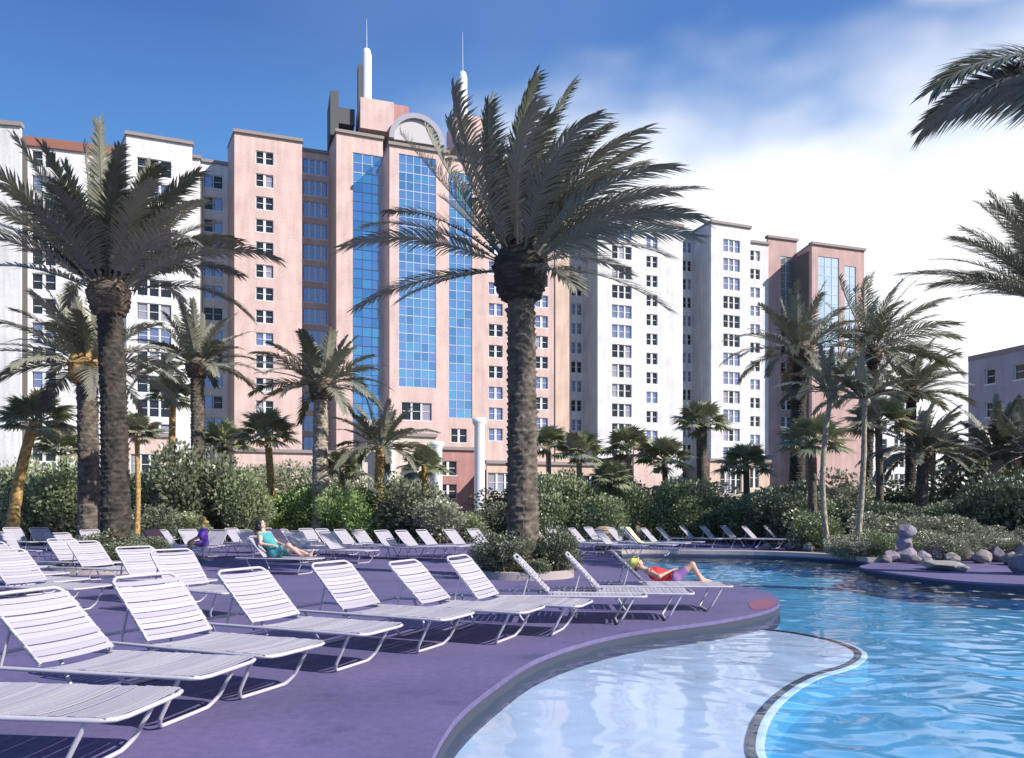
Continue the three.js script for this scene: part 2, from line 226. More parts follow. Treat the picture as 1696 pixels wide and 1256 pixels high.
wing('hotel_wing', 'white hotel wing with triple windows between tiled end wing and pink tower', [
  { a: [199, 96.5], b: [209, 92.9], top: 226, mat: M.white, ret: 1 },
  { a: [209, 92.9], b: [318, 95.6], top: 223, mat: M.white, wins: [{ px: 255, n: 3, w: 3.8, h: 2.05, y: 278, rows: 13, blue: .3 }] },
  { a: [316, 97.2], b: [331, 97.5], top: 262, mat: M.white },
  { a: [331, 102], b: [377, 103.2], top: 268, mat: M.white, wins: [{ px: 345, n: 1, w: 1.1, h: 1.7, y: 300, rows: 14, blue: .5 }, { px: 361, n: 1, w: 1.1, h: 1.7, y: 302, rows: 14, blue: .5 }] }]);
wing('hotel_tower', 'pink hotel tower with one column of paired windows', [
  { a: [377, 103.2], b: [388, 98.7], top: 217, mat: M.pink, ret: 1 },
  { a: [388, 98.7], b: [500, 101.4], top: 219, mat: M.pink, wins: [{ px: 438, n: 2, w: 2.1, h: 1.65, y: 262, rows: 13, blue: .3 }] },
  { a: [498, 105.5], b: [546, 106.7], top: 250, mat: M.pink, wins: [{ px: 522, n: 4, w: 3.3, h: 2.1, y: 277, rows: 14, dy: 3, blue: .8, dark: 0 }] }]);
const central = wing('hotel_tower', 'tall pink central tower with blue glass bays, vaulted gable and two white spires', [
  { a: [545, 106.6], b: [557, 101.6], top: 226, mat: M.pink, ret: 1 },
  { a: [557, 101.6], b: [634, 103.7], top: 219, mat: M.pink, glass: [{ px: [584, 632], y: [252, 700], cols: 3, nrows: 28 }] },
  { a: [632, 104.4], b: [645, 99.6], top: 243, mat: M.pink, ret: 1 },
  { a: [645, 99.6], b: [742, 102.2], top: 240, mat: M.pink, deep: 4, glass: [{ px: [660, 722], y: [254, 640], cols: 5, nrows: 26 }], wins: [{ px: 690, n: 3, w: 4, h: 2.3, y: 682, rows: 1, blue: 0 }], doors: [{ px: 690, w: 4.5, h: 6 }] },
  { a: [736, 106.4], b: [806, 108.2], top: 262, mat: M.pink, glass: [{ px: [743, 782], y: [284, 692], cols: 3, nrows: 27 }], wins: [{ px: 760, n: 2, w: 2.2, h: 1.9, y: 722, rows: 1, blue: 0 }] },
  { a: [806, 108.2], b: [920, 111.4], top: 274, mat: M.pink, noCap: 0, wins: [{ px: 821, n: 2, w: 2, h: 1.7, y: 306, rows: 13, blue: .5 }, { px: 897, n: 2, w: 1.9, h: 1.7, y: 330, rows: 13, blue: .5 }] },
  { a: [920, 111.2], b: [943, 111.9], top: 318, mat: M.peach }]);
{ // rooftop of the central tower, placed from the tower's own base point
  const o = central.position, put = (name, geo, mat, px, py, d, ry = 17.8 * R) => { const m = mesh(name, geo, mat, central), p = atPx(px, py, d); m.position.set(p.x - o.x, p.y, p.z - o.z); m.rotation.y = ry; return m; };
  put('rooftop_block', box(1.1, 6, 6), M.darkGrey, 551, 205, 105.5); put('rooftop_block', box(2.4, 2.2, 5), M.darkGrey, 570, 207, 106.5);  // first block: the shade of its left face is put into the dark colour
  put('rooftop_block', metreUV(box(4.6, 4.2, 6)), M.pink, 620, 208, 107); put('rooftop_block', metreUV(box(4, 3.6, 5)), M.rose, 650, 208, 110);
  put('rooftop_block', metreUV(box(4.6, 4.2, 6)), M.pink, 772, 232, 112);
  const arc = new THREE.Shape(); arc.absarc(0, 0, 3.2, 0, Math.PI); arc.closePath(); put('gable', new THREE.ExtrudeGeometry(arc, { depth: 6, bevelEnabled: false, curveSegments: 24 }).translate(0, 0, -6), std(.55, .52, .53, .8), 690, 236, 105.6);
  const rim = new THREE.Shape(); rim.absarc(0, 0, 3.9, 0, Math.PI); rim.lineTo(-3.2, 0); rim.absarc(0, 0, 3.2, Math.PI, 0, true); rim.closePath(); put('gable_rim', new THREE.ExtrudeGeometry(rim, { depth: 6.4, bevelEnabled: false, curveSegments: 24 }).translate(0, 0, -6), std(.36, .34, .40, .6), 690, 236, 105.6);
  for (const [px, y0, y1, ya, d] of [[607, 188, 80, 30, 107], [766, 214, 118, 52, 112]]) {
    const h = (y0 - y1) * d / F; put('spire', new THREE.LatheGeometry([[0, 0], [.95, 0], [.95, .35], [.72, .4], [.7, h - 1], [.5, h - .25], [.16, h], [0, h]].map(p => new THREE.Vector2(...p)), 24), M.spire, px, y0, d);
    put('spire_fin', box(.5, h * .7, 1.5, -.95, h * .35, -.2), M.darkGrey, px, y0, d); put('antenna', new THREE.CylinderGeometry(.05, .12, (y1 - ya) * d / F, 8).translate(0, (y1 - ya) * d / F / 2, 0), std(.34, .33, .42, .5), px, y1 + 1, d);
  }
}
wing('hotel_wing', 'white hotel wing with triple and paired window columns beside central tower', [
  { a: [940, 117], b: [968, 117.9], top: 352, mat: M.white, wins: [{ px: 955, n: 2, w: 1.7, h: 1.7, y: 385, rows: 13, blue: .6 }] },
  { a: [966, 117.8], b: [990, 113.4], top: 349, mat: M.white, ret: 1 },
  { a: [990, 113.4], b: [1062, 115.7], top: 350, mat: M.white, wins: [{ px: 1030, n: 3, w: 3.2, h: 1.95, y: 386, rows: 12, blue: .4 }] },
  { a: [1060, 116.2], b: [1131, 118.4], top: 368, mat: M.white, wins: [{ px: 1080, n: 2, w: 1.8, h: 1.7, y: 402, rows: 12, blue: .3 }] }]);
wing('hotel_wing', 'white hotel wing with triple windows and taller roof beside second glass tower', [
  { a: [1129, 122.6], b: [1150, 123.2], top: 386, mat: M.white, wins: [{ px: 1138, n: 2, w: 1.5, h: 1.7, y: 410, rows: 12, blue: .3 }] },
  { a: [1148, 123], b: [1178, 118.6], top: 384, mat: M.white, ret: 1 },
  { a: [1178, 118.6], b: [1243, 121.1], top: 369, mat: M.white, wins: [{ px: 1212, n: 3, w: 3, h: 1.95, y: 408, rows: 12, blue: .35 }] },
  { a: [1241, 122.6], b: [1273, 123.7], top: 402, mat: M.white, wins: [{ px: 1251, n: 2, w: 1.7, h: 1.6, y: 424, rows: 11, blue: .5 }] }]);
wing('hotel_tower', 'second rose pink tower with pale glass bays behind the palm group', [
  { a: [1272, 124], b: [1320, 125.7], top: 394, mat: M.dusty, glass: [{ px: [1293, 1312], y: [424, 505], cols: 2, nrows: 6, set: M.paleGlass }], wins: [{ px: 1303, n: 2, w: 2, h: 1.8, y: 520, rows: 8, blue: .6 }] },
  { a: [1318, 125.7], b: [1345, 120.2], top: 405, mat: M.dusty, ret: 1 },
  { a: [1345, 120.2], b: [1432, 123.3], top: 405, mat: M.dusty, deep: 8, glass: [{ px: [1355, 1390], y: [424, 640], cols: 3, nrows: 14, set: M.paleGlass }, { px: [1399, 1418], y: [440, 640], cols: 2, nrows: 13, set: M.paleGlass }] },
  { a: [1432, 127], b: [1512, 129.4], top: 650, mat: M.white, wins: [{ px: 1461, n: 2, w: 1.9, h: 1.8, y: 678, rows: 5, blue: 0 }, { px: 1490, n: 2, w: 1.9, h: 1.8, y: 678, rows: 5, blue: 0 }] }]);
wing('hotel_podium', 'low cream entrance podium with portico columns under the pink tower', [
  { a: [600, 93], b: [650, 94.2], top: 742, mat: M.cream, wins: [{ px: 615, n: 2, w: 2.6, h: 2.4, y: 790, rows: 1, blue: 0 }] },
  { a: [650, 91.5], b: [722, 93.4], top: 722, mat: M.cream, doors: [{ px: 686, w: 4, h: 6.4 }] },
  { a: [722, 97], b: [790, 98.6], top: 745, mat: M.rose, wins: [{ px: 742, n: 2, w: 2.2, h: 1.8, y: 776, rows: 2, blue: 0 }] },
  { a: [806, 94.5], b: [1010, 100], top: 768, mat: M.peach, wins: [{ px: 830, n: 3, w: 3.4, h: 2.4, y: 800, rows: 1, blue: 0 }, { px: 905, n: 3, w: 3.4, h: 2.4, y: 802, rows: 1, blue: 0 }, { px: 985, n: 3, w: 3.4, h: 2.4, y: 804, rows: 1, blue: 0 }] },
  { a: [1050, 93], b: [1100, 94.4], top: 742, mat: M.pink, wins: [{ px: 1088, n: 1, w: .9, h: 1.5, y: 775, rows: 2, blue: 0 }] },
  { a: [1176, 112], b: [1275, 115.4], top: 764, mat: M.peach, wins: [{ px: 1211, n: 4, w: 3.6, h: 4.2, y: 795, rows: 1, blue: 0 }, { px: 1250, n: 2, w: 1.5, h: 3, y: 792, rows: 1, blue: 0 }] },
  { a: [388, 95], b: [560, 99], top: 748, mat: M.pink, wins: [{ px: 450, n: 4, w: 4.4, h: 2.4, y: 790, rows: 1, blue: 0 }, { px: 520, n: 4, w: 4, h: 2.4, y: 792, rows: 1, blue: 0 }] },
  { a: [200, 88], b: [288, 90], top: 722, mat: M.pink, wins: [{ px: 240, n: 3, w: 3, h: 2.4, y: 770, rows: 1, blue: 0 }] }]);
{
  const pod = scene.children.find(o => o.name === 'hotel_podium'), col = new THREE.LatheGeometry([[0, 0], [.85, 0], [.85, .6], [.66, .75], [.6, 11.8], [.85, 12.1], [.85, 12.7], [0, 12.7]].map(p => new THREE.Vector2(...p)), 20);
  for (const [px, d] of [[794, 90], [646, 89], [724, 90.5]]) { const m = mesh('column', col, M.white, pod), p = atPx(px, 850, d); m.position.set(p.x - pod.position.x, 0, p.z - pod.position.z); if (px !== 794) m.scale.y = .78; }
}
wing('side_building', 'plain grey lavender block with dark roof edge beyond the pool rocks', [
  { a: [1604, 75], b: [1760, 66.5], top: 604, mat: M.greyWall, ret: 1, cap: .5, wins: [{ px: 1640, n: 1, w: .9, h: 1.4, y: 624, rows: 4, dy: 3.2, blue: 0 }, { px: 1688, n: 1, w: .9, h: 1.4, y: 616, rows: 4, dy: 3.2, blue: 0 }] },
  { a: [1760, 66.5], b: [1990, 72], top: 567, mat: M.greyWall, deep: 9 }]);

// ------------------------------------------------------------------ palms
function bladeStrip(pos, a, dir, n, len, wid, sag) {         // a folded leaflet: two quads and a tip
  const side = V(0, 0, 0).crossVectors(dir, n).normalize(), m = a.clone().addScaledVector(dir, len * .5).addScaledVector(sag, len * .12), t = a.clone().addScaledVector(dir, len).addScaledVector(sag, len * .5);
  const p = (v, s) => [v.x + side.x * s, v.y + side.y * s, v.z + side.z * s];
  const a0 = p(a, -wid * .35), a1 = p(a, wid * .35), m0 = p(m, -wid * .5), m1 = p(m, wid * .5), e = [t.x, t.y, t.z];
  pos.push(...a0, ...a1, ...m1, ...a0, ...m1, ...m0, ...m0, ...m1, ...e);
}
function frondGeo(o, rand) {   // one feather frond from the crown centre
  const pos = [], N = o.n, steps = 14, L = o.len, dir = V(Math.cos(o.az) * Math.cos(o.el), Math.sin(o.el), Math.sin(o.az) * Math.cos(o.el)), p = V(Math.cos(o.az) * .16, 0, Math.sin(o.az) * .16), pts = [], dirs = [];
  for (let i = 0; i <= steps; i++) { pts.push(p.clone()); dirs.push(dir.clone()); const f = i / steps; p.addScaledVector(dir, L / steps); dir.y -= o.droop / steps * (.35 + 1.5 * f); dir.x += o.wind / steps * (.2 + 1.3 * f); dir.z += (o.windz || 0) / steps * f; dir.normalize(); }
  const roll = o.roll ?? (rand() - .5) * .9, up = V(0, 1, 0), frame = f => { const k = Math.min(steps - 1, Math.floor(f * steps)), t = f * steps - k, q = pts[k].clone().lerp(pts[k + 1], t), d = dirs[k].clone().lerp(dirs[k + 1], t).normalize(); let s = V().crossVectors(d, up); if (s.lengthSq() < .02) s = V(-Math.sin(o.az), 0, Math.cos(o.az)); s.normalize(); const n = V().crossVectors(s, d).normalize(); const c = Math.cos(roll), z = Math.sin(roll); return { q, d, s: s.clone().multiplyScalar(c).addScaledVector(n, z), n: n.clone().multiplyScalar(c).addScaledVector(s, -z) }; };
  for (let i = 0; i < steps; i++) { const A = frame(i / steps), B = frame((i + .999) / steps), ra = o.rr * (1 - .85 * i / steps), rb = o.rr * (1 - .85 * (i + 1) / steps); for (let k = 0; k < 3; k++) { const v = (Q, r, a) => { const w = Q.q.clone().addScaledVector(Q.s, r * Math.cos(a)).addScaledVector(Q.n, r * .7 * Math.sin(a)); return [w.x, w.y, w.z]; }; const a0 = k * 2.0944, a1 = (k + 1) * 2.0944; const q = [v(A, ra, a0), v(A, ra, a1), v(B, rb, a1), v(B, rb, a0)]; pos.push(...q[0], ...q[1], ...q[2], ...q[0], ...q[2], ...q[3]); } }
  const sag = V(o.wind * .9, -.55, 0);
  for (let i = 0; i < N; i++) { const f = .17 + .83 * (i + .5) / N, Q = frame(Math.min(f, .998)), prof = Math.min(1, (f - .08) * 3.4) * (1 - .62 * f * f), ang = lerp(66, 26, f) * R; for (const sd of [-1, 1]) { const j = (rand() - .5) * .3, vee = (.25 + .35 * rand()); const dd = Q.d.clone().multiplyScalar(Math.cos(ang + j)).addScaledVector(Q.s, sd * Math.sin(ang + j) * Math.cos(vee)).addScaledVector(Q.n, Math.sin(ang) * Math.sin(vee)).normalize(); bladeStrip(pos, Q.q, dd, Q.n, o.leaf * prof * (.8 + .4 * rand()), o.lw, sag); } }
  const g = new THREE.BufferGeometry(); g.setAttribute('position', new THREE.Float32BufferAttribute(pos, 3)); g.computeVertexNormals(); return g;
}
function fanGeo(o, rand) {     // a fan leaf on a stalk
  const pos = [], L = o.len * .55, dir = V(Math.cos(o.az) * Math.cos(o.el), Math.sin(o.el), Math.sin(o.az) * Math.cos(o.el)), e = dir.clone().multiplyScalar(L), s = V(-Math.sin(o.az), 0, Math.cos(o.az)), n = V().crossVectors(s, dir).multiplyScalar(-1).normalize();
  e.y -= .1 * L; const st = (a, b, r) => { for (let k = 0; k < 3; k++) { const f = i => s.clone().multiplyScalar(r * Math.cos(i * 2.094)).addScaledVector(n, r * Math.sin(i * 2.094)); const p = [a.clone().add(f(k)), a.clone().add(f(k + 1)), b.clone().add(f(k + 1)), b.clone().add(f(k))]; for (const i of [0, 1, 2, 0, 2, 3]) pos.push(p[i].x, p[i].y, p[i].z); } };
  st(V(0, 0, 0), e, o.rr * .8); const K = 22;
  for (let i = 0; i < K; i++) { const a = (i / (K - 1) - .5) * 4.2 + (rand() - .5) * .1, dd = dir.clone().multiplyScalar(Math.cos(a)).addScaledVector(s, Math.sin(a)).addScaledVector(n, .18 + .1 * rand()).normalize(); bladeStrip(pos, e, dd, n, o.len * .5 * (.85 + .3 * rand()) * (.75 + .25 * Math.cos(a)), o.lw * 2.4, V(o.wind * .5, -.45, 0)); }
  const g = new THREE.BufferGeometry(); g.setAttribute('position', new THREE.Float32BufferAttribute(pos, 3)); g.computeVertexNormals(); return g;
}
function trunkGeo(h, r0, r1, lean, seed, rows, boots, bow = 0) {        // stacked old leaf bases give the trunk its scales
  const ns = boots ? 44 : 16, ny = Math.max(14, Math.round(h / (boots ? .028 : .16))), g = new THREE.CylinderGeometry(1, 1, 1, ns, ny, true), p = g.attributes.position, kx = 11;
  for (let i = 0; i < p.count; i++) { const t = p.getY(i) + .5, a = Math.atan2(p.getZ(i), p.getX(i)), y = t * h; let r = lerp(r0, r1, t) * (1 + .22 * Math.pow(1 - t, 6));
    const row = y / rows + a / (2 * Math.PI) * 1 + .5 * nz(Math.cos(a) * 1.5 + 7, y * 2.1, Math.sin(a) * 1.5), id = Math.floor(row), fr = row - id, col = a / (2 * Math.PI) * kx + .5 * (id % 2), fc = col - Math.floor(col);
    const wob = nz(Math.cos(a) * 2.2 + seed, y * 1.7, Math.sin(a) * 2.2); r *= 1 + .07 * wob;
    if (boots) r += .075 * Math.pow(fr, 1.4) * (1 - Math.pow(Math.abs(fc - .5) * 2, 2.4)) * (.15 + 1.7 * Math.abs(nz(Math.floor(col) * 3.7 + seed, id * 2.3 + .4, 5.3))) + .03 * nz(Math.cos(a) * 7, y * 13, Math.sin(a) * 7 + seed); else r += .03 * (fr - .5) * Math.min(1, r0 * 4);
    p.setXYZ(i, Math.cos(a) * r + lean[0] * t * t + bow * Math.sin(Math.PI * t), y, Math.sin(a) * r + lean[1] * t * t); }
  g.computeVertexNormals(); return g;
}
let palmSeed = 100;
function palm(name, label, group, o) {
  const rand = rng(o.seed ?? (palmSeed += 13)), top = atPx(o.crown[0], o.crown[1], o.d), bx = (o.base - CX) * o.d / F, h = top.y, R0 = o.R * o.d / F, g = base(name, [bx, 0, -o.d], label, 'palm tree', group);
  mesh('trunk', trunkGeo(h, o.r, o.r * (o.taper ?? .85), [top.x - bx, 0], palmSeed, o.rows ?? .16, o.boots, o.bow), o.trunk || M.trunkGrey, g);
  const cx = top.x - bx;
  if (!o.fan) { const bg = new THREE.SphereGeometry(1, o.boots ? 40 : 16, o.boots ? 30 : 12), p = bg.attributes.position, br = o.r * (o.bulb ?? 1.55); for (let i = 0; i < p.count; i++) { const x = p.getX(i), y = p.getY(i), z = p.getZ(i), a = Math.atan2(z, x), row = y * 4.5, id = Math.floor(row), c = a / 6.283 * 13 + .5 * (id & 1), k = 1 + .17 * Math.pow(row - id, 1.5) * (1 - Math.pow(Math.abs(c - Math.floor(c) - .5) * 2, 2)) + .1 * nz(x * 4, y * 4 + palmSeed, z * 4); p.setXYZ(i, x * br * k, y * br * 1.2 * k, z * br * k); } bg.computeVertexNormals(); const b = mesh('crown_boss', bg, o.boss || M.boot, g); b.position.set(cx, h - .1, 0); }
  const list = o.fronds || [], n = o.n ?? 40;
  for (let i = 0; i < n; i++) { const f = i / n, az = i * 2.39996 + rand() * .5; if (o.skip && o.skip(az % (2 * Math.PI), f)) continue; const el = lerp(82, o.low ?? -8, Math.pow(f, .85)) * R + (rand() - .5) * .2; list.push({ az, el, droop: lerp(.55, 1.15, f) * (o.droop ?? 1) * (.75 + .5 * rand()), len: R0 * (.86 + .28 * rand()) * lerp(.88, 1.06, f) }); }
  for (const q of list) {
    const fo = { n: o.leaflets ?? 26, rr: o.rr ?? .035, leaf: R0 * (o.leaf ?? .2), lw: o.lw ?? .045, wind: o.wind ?? .3, windz: 0, ...q };
    const t = rand(), m = mesh(o.fan ? 'fan_leaf' : 'frond', o.fan ? fanGeo(fo, rand) : frondGeo(fo, rand), q.dry || (o.dry && t < o.dry) ? M.frondDry : o.fan ? (t < .55 ? M.fanA : M.fanB) : t < .4 ? M.frondA : t < .78 ? M.frondB : M.frondC, g); m.position.set(cx, h, 0);
  }
  return g;
}
const big = { boots: true, rows: .13, trunk: M.trunkGrey, leaflets: 84, lw: .042, leaf: .215, rr: .034 };
palm('date_palm', 'tall date palm in round planter with windswept crown before the hotel', 'large date palms on the pool deck', { ...big, crown: [862, 446], base: 866, d: 16.7, r: .33, R: 285, n: 68, wind: .62, low: 13, droop: .75, seed: 21, bulb: 1.75, skip: (az, f) => f > .42 && (Math.cos(az) < 0 ? Math.sin(az * 7.3) > -.85 : f > .72 && Math.sin(az * 5.1) > .1), boss: M.bossDark,
  fronds: [{ az: 195 * R, el: 2 * R, droop: .5, len: 3.9, wind: .1 }, { az: 170 * R, el: 20 * R, droop: .8, len: 3.8, wind: .1 }, { az: 205 * R, el: 42 * R, droop: .8, len: 4, wind: .15 }, { az: 60 * R, el: -12 * R, droop: .75, len: 2.1, wind: .1 }, { az: 183 * R, el: -4 * R, droop: .5, len: 2.6, wind: 0 }] });
palm('date_palm', 'dark trunked date palm in planter behind the lounger row', 'large date palms on the pool deck', { ...big, trunk: M.trunkDark, crown: [180, 486], base: 192, d: 18.5, r: .31, R: 246, n: 54, wind: .08, low: 27, droop: .95, seed: 77, bulb: 1.5 });  // shade falling on this trunk is put into its dark colour
palm('date_palm', 'date palm at the pool side seen by its blown crown of short fronds', 'palms beside the pool edge', { ...big, crown: [1756, 505], base: 1764, d: 33, r: .46, R: 215, n: 70, wind: -.2, low: 22, droop: .6, seed: 31 });
palm('date_palm', 'date palm reaching one long arched frond over the pool', 'palms beside the pool edge', { ...big, crown: [1922, 186], base: 1940, d: 16, r: .36, R: 300, n: 26, seed: 41, wind: 0, leaf: .32, skip: az => Math.cos(az) < .25, fronds: [{ az: 178 * R, el: 34 * R, droop: 1.5, len: 5.15, wind: -.05, n: 150, lw: .07, roll: .75 }, { az: 186 * R, el: 26 * R, droop: 1.35, len: 4.9, wind: 0, n: 150, lw: .07, roll: -.7 }, { az: 172 * R, el: 22 * R, droop: 1.2, len: 4.6, wind: 0, n: 130, lw: .07, roll: .2 }] });
const mid = { boots: true, rows: .17, leaflets: 40, lw: .075, leaf: .23, rr: .04, wind: .3 };
palm('date_palm', 'date palm with pale bossed trunk behind the dark trunked palm', 'date palms behind the loungers', { ...mid, crown: [142, 606], base: 148, d: 27, r: .36, R: 150, n: 40, boss: M.trunkTan, wind: -.2 });
palm('date_palm', 'slender date palm before the shaded hotel recess', 'date palms behind the loungers', { ...mid, crown: [326, 606], base: 328, d: 38, r: .34, R: 108, n: 36, wind: 0 });
palm('date_palm', 'date palm with light trunk before the pink hotel tower', 'date palms behind the loungers', { ...mid, crown: [532, 640], base: 530, d: 37, r: .38, R: 112, n: 38, trunk: M.trunkPale, wind: 0 });
palm('date_palm', 'young date palm with yellow trunk base before the hotel entrance', 'young palms in the shrubbery', { ...mid, crown: [630, 742], base: 626, d: 37, r: .22, R: 90, n: 30, trunk: M.trunkTan, wind: 0, low: -15, bulb: 1.1, boss: M.trunkTan });
const fan = { fan: true, lw: .06, rr: .03, n: 30, low: -8, wind: .15, taper: .9 };
for (const [c, b, d, r, RR, tr, label] of [
  [[443, 722], 450, 39, .2, 62, M.trunkTan, 'short fan palm with tan trunk in the clipped shrubs'],
  [[58, 700], 20, 30, .22, 72, M.trunkTan, 'leaning fan palm with sunlit yellow trunk near white loungers'],
  [[286, 655], 283, 42, .19, 46, M.trunkTan, 'small fan palm with yellow trunk before the white wing'],
  [[226, 716], 226, 26, .085, 44, M.trunkTan, 'thin straight yellow trunked palm beside the dark trunked date palm'],
  [[958, 752], 962, 42, .17, 52, M.trunkPale, 'fan palm beside the low peach podium wall'],
  [[1040, 742], 1048, 43, .17, 54, M.trunkPale, 'fan palm before the pink podium block'],
  [[1100, 762], 1104, 41, .17, 58, M.trunkGrey, 'dark headed fan palm beside the pink podium block'],
  [[1162, 702], 1164, 44, .34, 56, M.trunkGrey, 'stout fan palm before the shaded hotel recess'],
  [[1345, 735], 1346, 30, .18, 70, M.trunkGrey, 'low fan palm under the tall palms of the rocky bank'],
  [[1455, 700], 1458, 33, .16, 66, M.trunkGrey, 'fan palm tucked behind the two slim pale palms'],
  [[702, 772], 706, 39, .16, 46, M.trunkTan, 'small fan palm among the shrubs beside the entrance columns'],
  [[566, 775], 568, 40, .16, 44, M.trunkPale, 'small fan palm between the light trunked date palm and the entrance'],
  [[104, 745], 108, 36, .17, 50, M.trunkGrey, 'fan palm beside the pale bossed date palm'],
  [[372, 735], 374, 42, .18, 54, M.trunkGrey, 'broad fan palm below the shaded hotel recess'],
  [[908, 738], 910, 44, .16, 44, M.trunkPale, 'small fan palm close behind the windswept date palm'],
  [[1010, 792], 1013, 38, .15, 42, M.trunkGrey, 'low fan palm in the shrubs before the peach podium wall'],
  [[1236, 772], 1238, 40, .18, 54, M.trunkGrey, 'low fan palm before the white wing base'],
  [[1604, 775], 1606, 40, .2, 58, M.trunkGrey, 'low fan palm before the grey lavender block'],
  [[1546, 742], 1546, 70, .22, 36, M.boot, 'distant fan palm against the white sky'],
  [[1568, 740], 1567, 72, .22, 34, M.boot, 'distant fan palm against the white sky']])
  palm('fan_palm', label, 'fan palms in the shrubbery', { ...fan, crown: c, base: b, d, r, R: RR, trunk: tr, dry: .12, bow: r < .1 && d < 27 ? (b < 300 ? .05 : b < 1400 ? -.22 : .16) : 0 });
palm('date_palm', 'tall date palm before the second glass tower', 'date palms on the far bank', { ...mid, crown: [1326, 585], base: 1320, d: 46, r: .46, R: 118, n: 38, wind: .25, trunk: M.trunkDark });
palm('date_palm', 'tallest full crowned date palm of the rocky bank', 'date palms on the far bank', { ...mid, crown: [1446, 585], base: 1434, d: 48, r: .36, R: 132, n: 42, wind: .6, trunk: M.trunkDark });
palm('date_palm', 'slim date palm with pale bent trunk on the rocky bank', 'date palms on the far bank', { ...mid, boots: false, crown: [1378, 648], base: 1372, d: 26, r: .095, R: 84, n: 26, lw: .045, wind: .2, bow: -.22, trunk: M.trunkPale, bulb: 1.9, boss: M.trunkPale, low: 4 });
palm('date_palm', 'slim pale date palm leaning beside its twin on the rocky bank', 'date palms on the far bank', { ...mid, boots: false, crown: [1432, 660], base: 1418, d: 25, r: .095, R: 80, n: 26, lw: .045, wind: .4, bow: .16, trunk: M.trunkPale, bulb: 1.9, boss: M.trunkPale, low: 4 });
palm('date_palm', 'windblown date palm against the white sky', 'date palms on the far bank', { ...mid, crown: [1510, 652], base: 1508, d: 50, r: .34, R: 96, n: 36, wind: .6, trunk: M.trunkDark });
palm('date_palm', 'broad low date palm behind the rock bank shrubs', 'date palms on the far bank', { ...mid, crown: [1530, 748], base: 1526, d: 34, r: .26, R: 92, n: 34, wind: .4, low: -14 });
palm('date_palm', 'broad date palm before the grey lavender block', 'date palms on the far bank', { ...mid, crown: [1652, 748], base: 1650, d: 36, r: .2, R: 92, n: 34, wind: .2, low: -14, trunk: M.trunkPale });
palm('date_palm', 'date palm half out of view beside the grey lavender block', 'date palms on the far bank', { ...mid, crown: [1712, 752], base: 1710, d: 33, r: .24, R: 96, n: 32, wind: 0, low: -14 });

// ------------------------------------------------------------------ shrubs
function foliageGeo(seed, lobes, count, size, spread) {
  const rand = rng(seed), pos = [], L = []; for (let i = 0; i < lobes; i++) { const a = rand() * 6.283, q = Math.sqrt(rand()) * spread; L.push([Math.cos(a) * q, .25 + rand() * .55, Math.sin(a) * q, .2 + .17 * rand()]); }
  for (let i = 0; i < count; i++) { const l = L[Math.floor(rand() * lobes)], u = rand() * 2 - 1, a = rand() * 6.283, s = Math.sqrt(1 - u * u), rr = l[3] * (.55 + .5 * Math.sqrt(rand())), n = V(s * Math.cos(a), u, s * Math.sin(a)), c = V(l[0], l[1], l[2]).addScaledVector(n, rr); if (c.y < .02) continue;
    const t = V(rand() - .5, rand() - .1, rand() - .5).addScaledVector(n, .7).normalize(), sd = V().crossVectors(t, n).normalize(); if (sd.lengthSq() < .1) continue; const len = size * (.6 + .8 * rand()), w = len * .36, m = c.clone().addScaledVector(t, len * .5), e = c.clone().addScaledVector(t, len);
    pos.push(c.x, c.y, c.z, m.x + sd.x * w, m.y + sd.y * w, m.z + sd.z * w, e.x, e.y, e.z, c.x, c.y, c.z, e.x, e.y, e.z, m.x - sd.x * w, m.y - sd.y * w, m.z - sd.z * w); }
  const g = new THREE.BufferGeometry(); g.setAttribute('position', new THREE.Float32BufferAttribute(pos, 3)); g.computeVertexNormals(); return g;
}
const folVar = [0, 1, 2, 3].map(i => foliageGeo(900 + i * 17, 13 + i * 2, 8000, .05, .37)), stemGeo = merge([[-.1, 0], [.12, .1], [.02, -.13]].map(([x, z]) => new THREE.CylinderGeometry(.012, .022, .5, 6).rotateZ(x * 1.5).translate(x * .6, .25, z)));
const sr = rng(4242);
function shrub(px, d, w, h, mat, label, group) {
  const g = base('shrub', [(px - CX) * d / F, 0, -d], label, 'shrub', group); g.rotation.y = sr() * 6.28; const f = mesh('foliage', folVar[Math.floor(sr() * 4)], mat, g), s = mesh('stem', stemGeo, M.stem, g); f.scale.set(w, h, w); s.scale.set(w, h, w); return g;
}
const gBack = 'tall dark shrubs before the hotel', gHedge = 'bright clipped shrubs behind the far loungers', gGrey = 'grey green shrubs behind the far loungers', gBank = 'shrubs behind the rocks of the far bank';
for (let px = -40; px < 1320; px += 42) { const d = 44 + sr() * 6; if ((px > 585 && px < 640) || (px > 715 && px < 815) || (px > 1040 && px < 1085) || (px > 1175 && px < 1235)) { sr(); sr(); sr(); sr(); sr(); sr(); continue; } shrub(px + sr() * 20, d, 3.6 + 1.4 * sr(), (px > 600 ? 2.2 : 3.0) + sr() * 1.5, sr() < .55 ? M.leafDark : M.leafGrey, 'tall dark shrub of the planting along the hotel front', gBack); }
for (let px = 400; px < 700; px += 50) shrub(px + sr() * 14, 36 + sr() * 2, 2.6, 2.2 + sr() * .5, M.leafLight, 'bright green rounded shrub in the hedge behind the far loungers', gHedge);
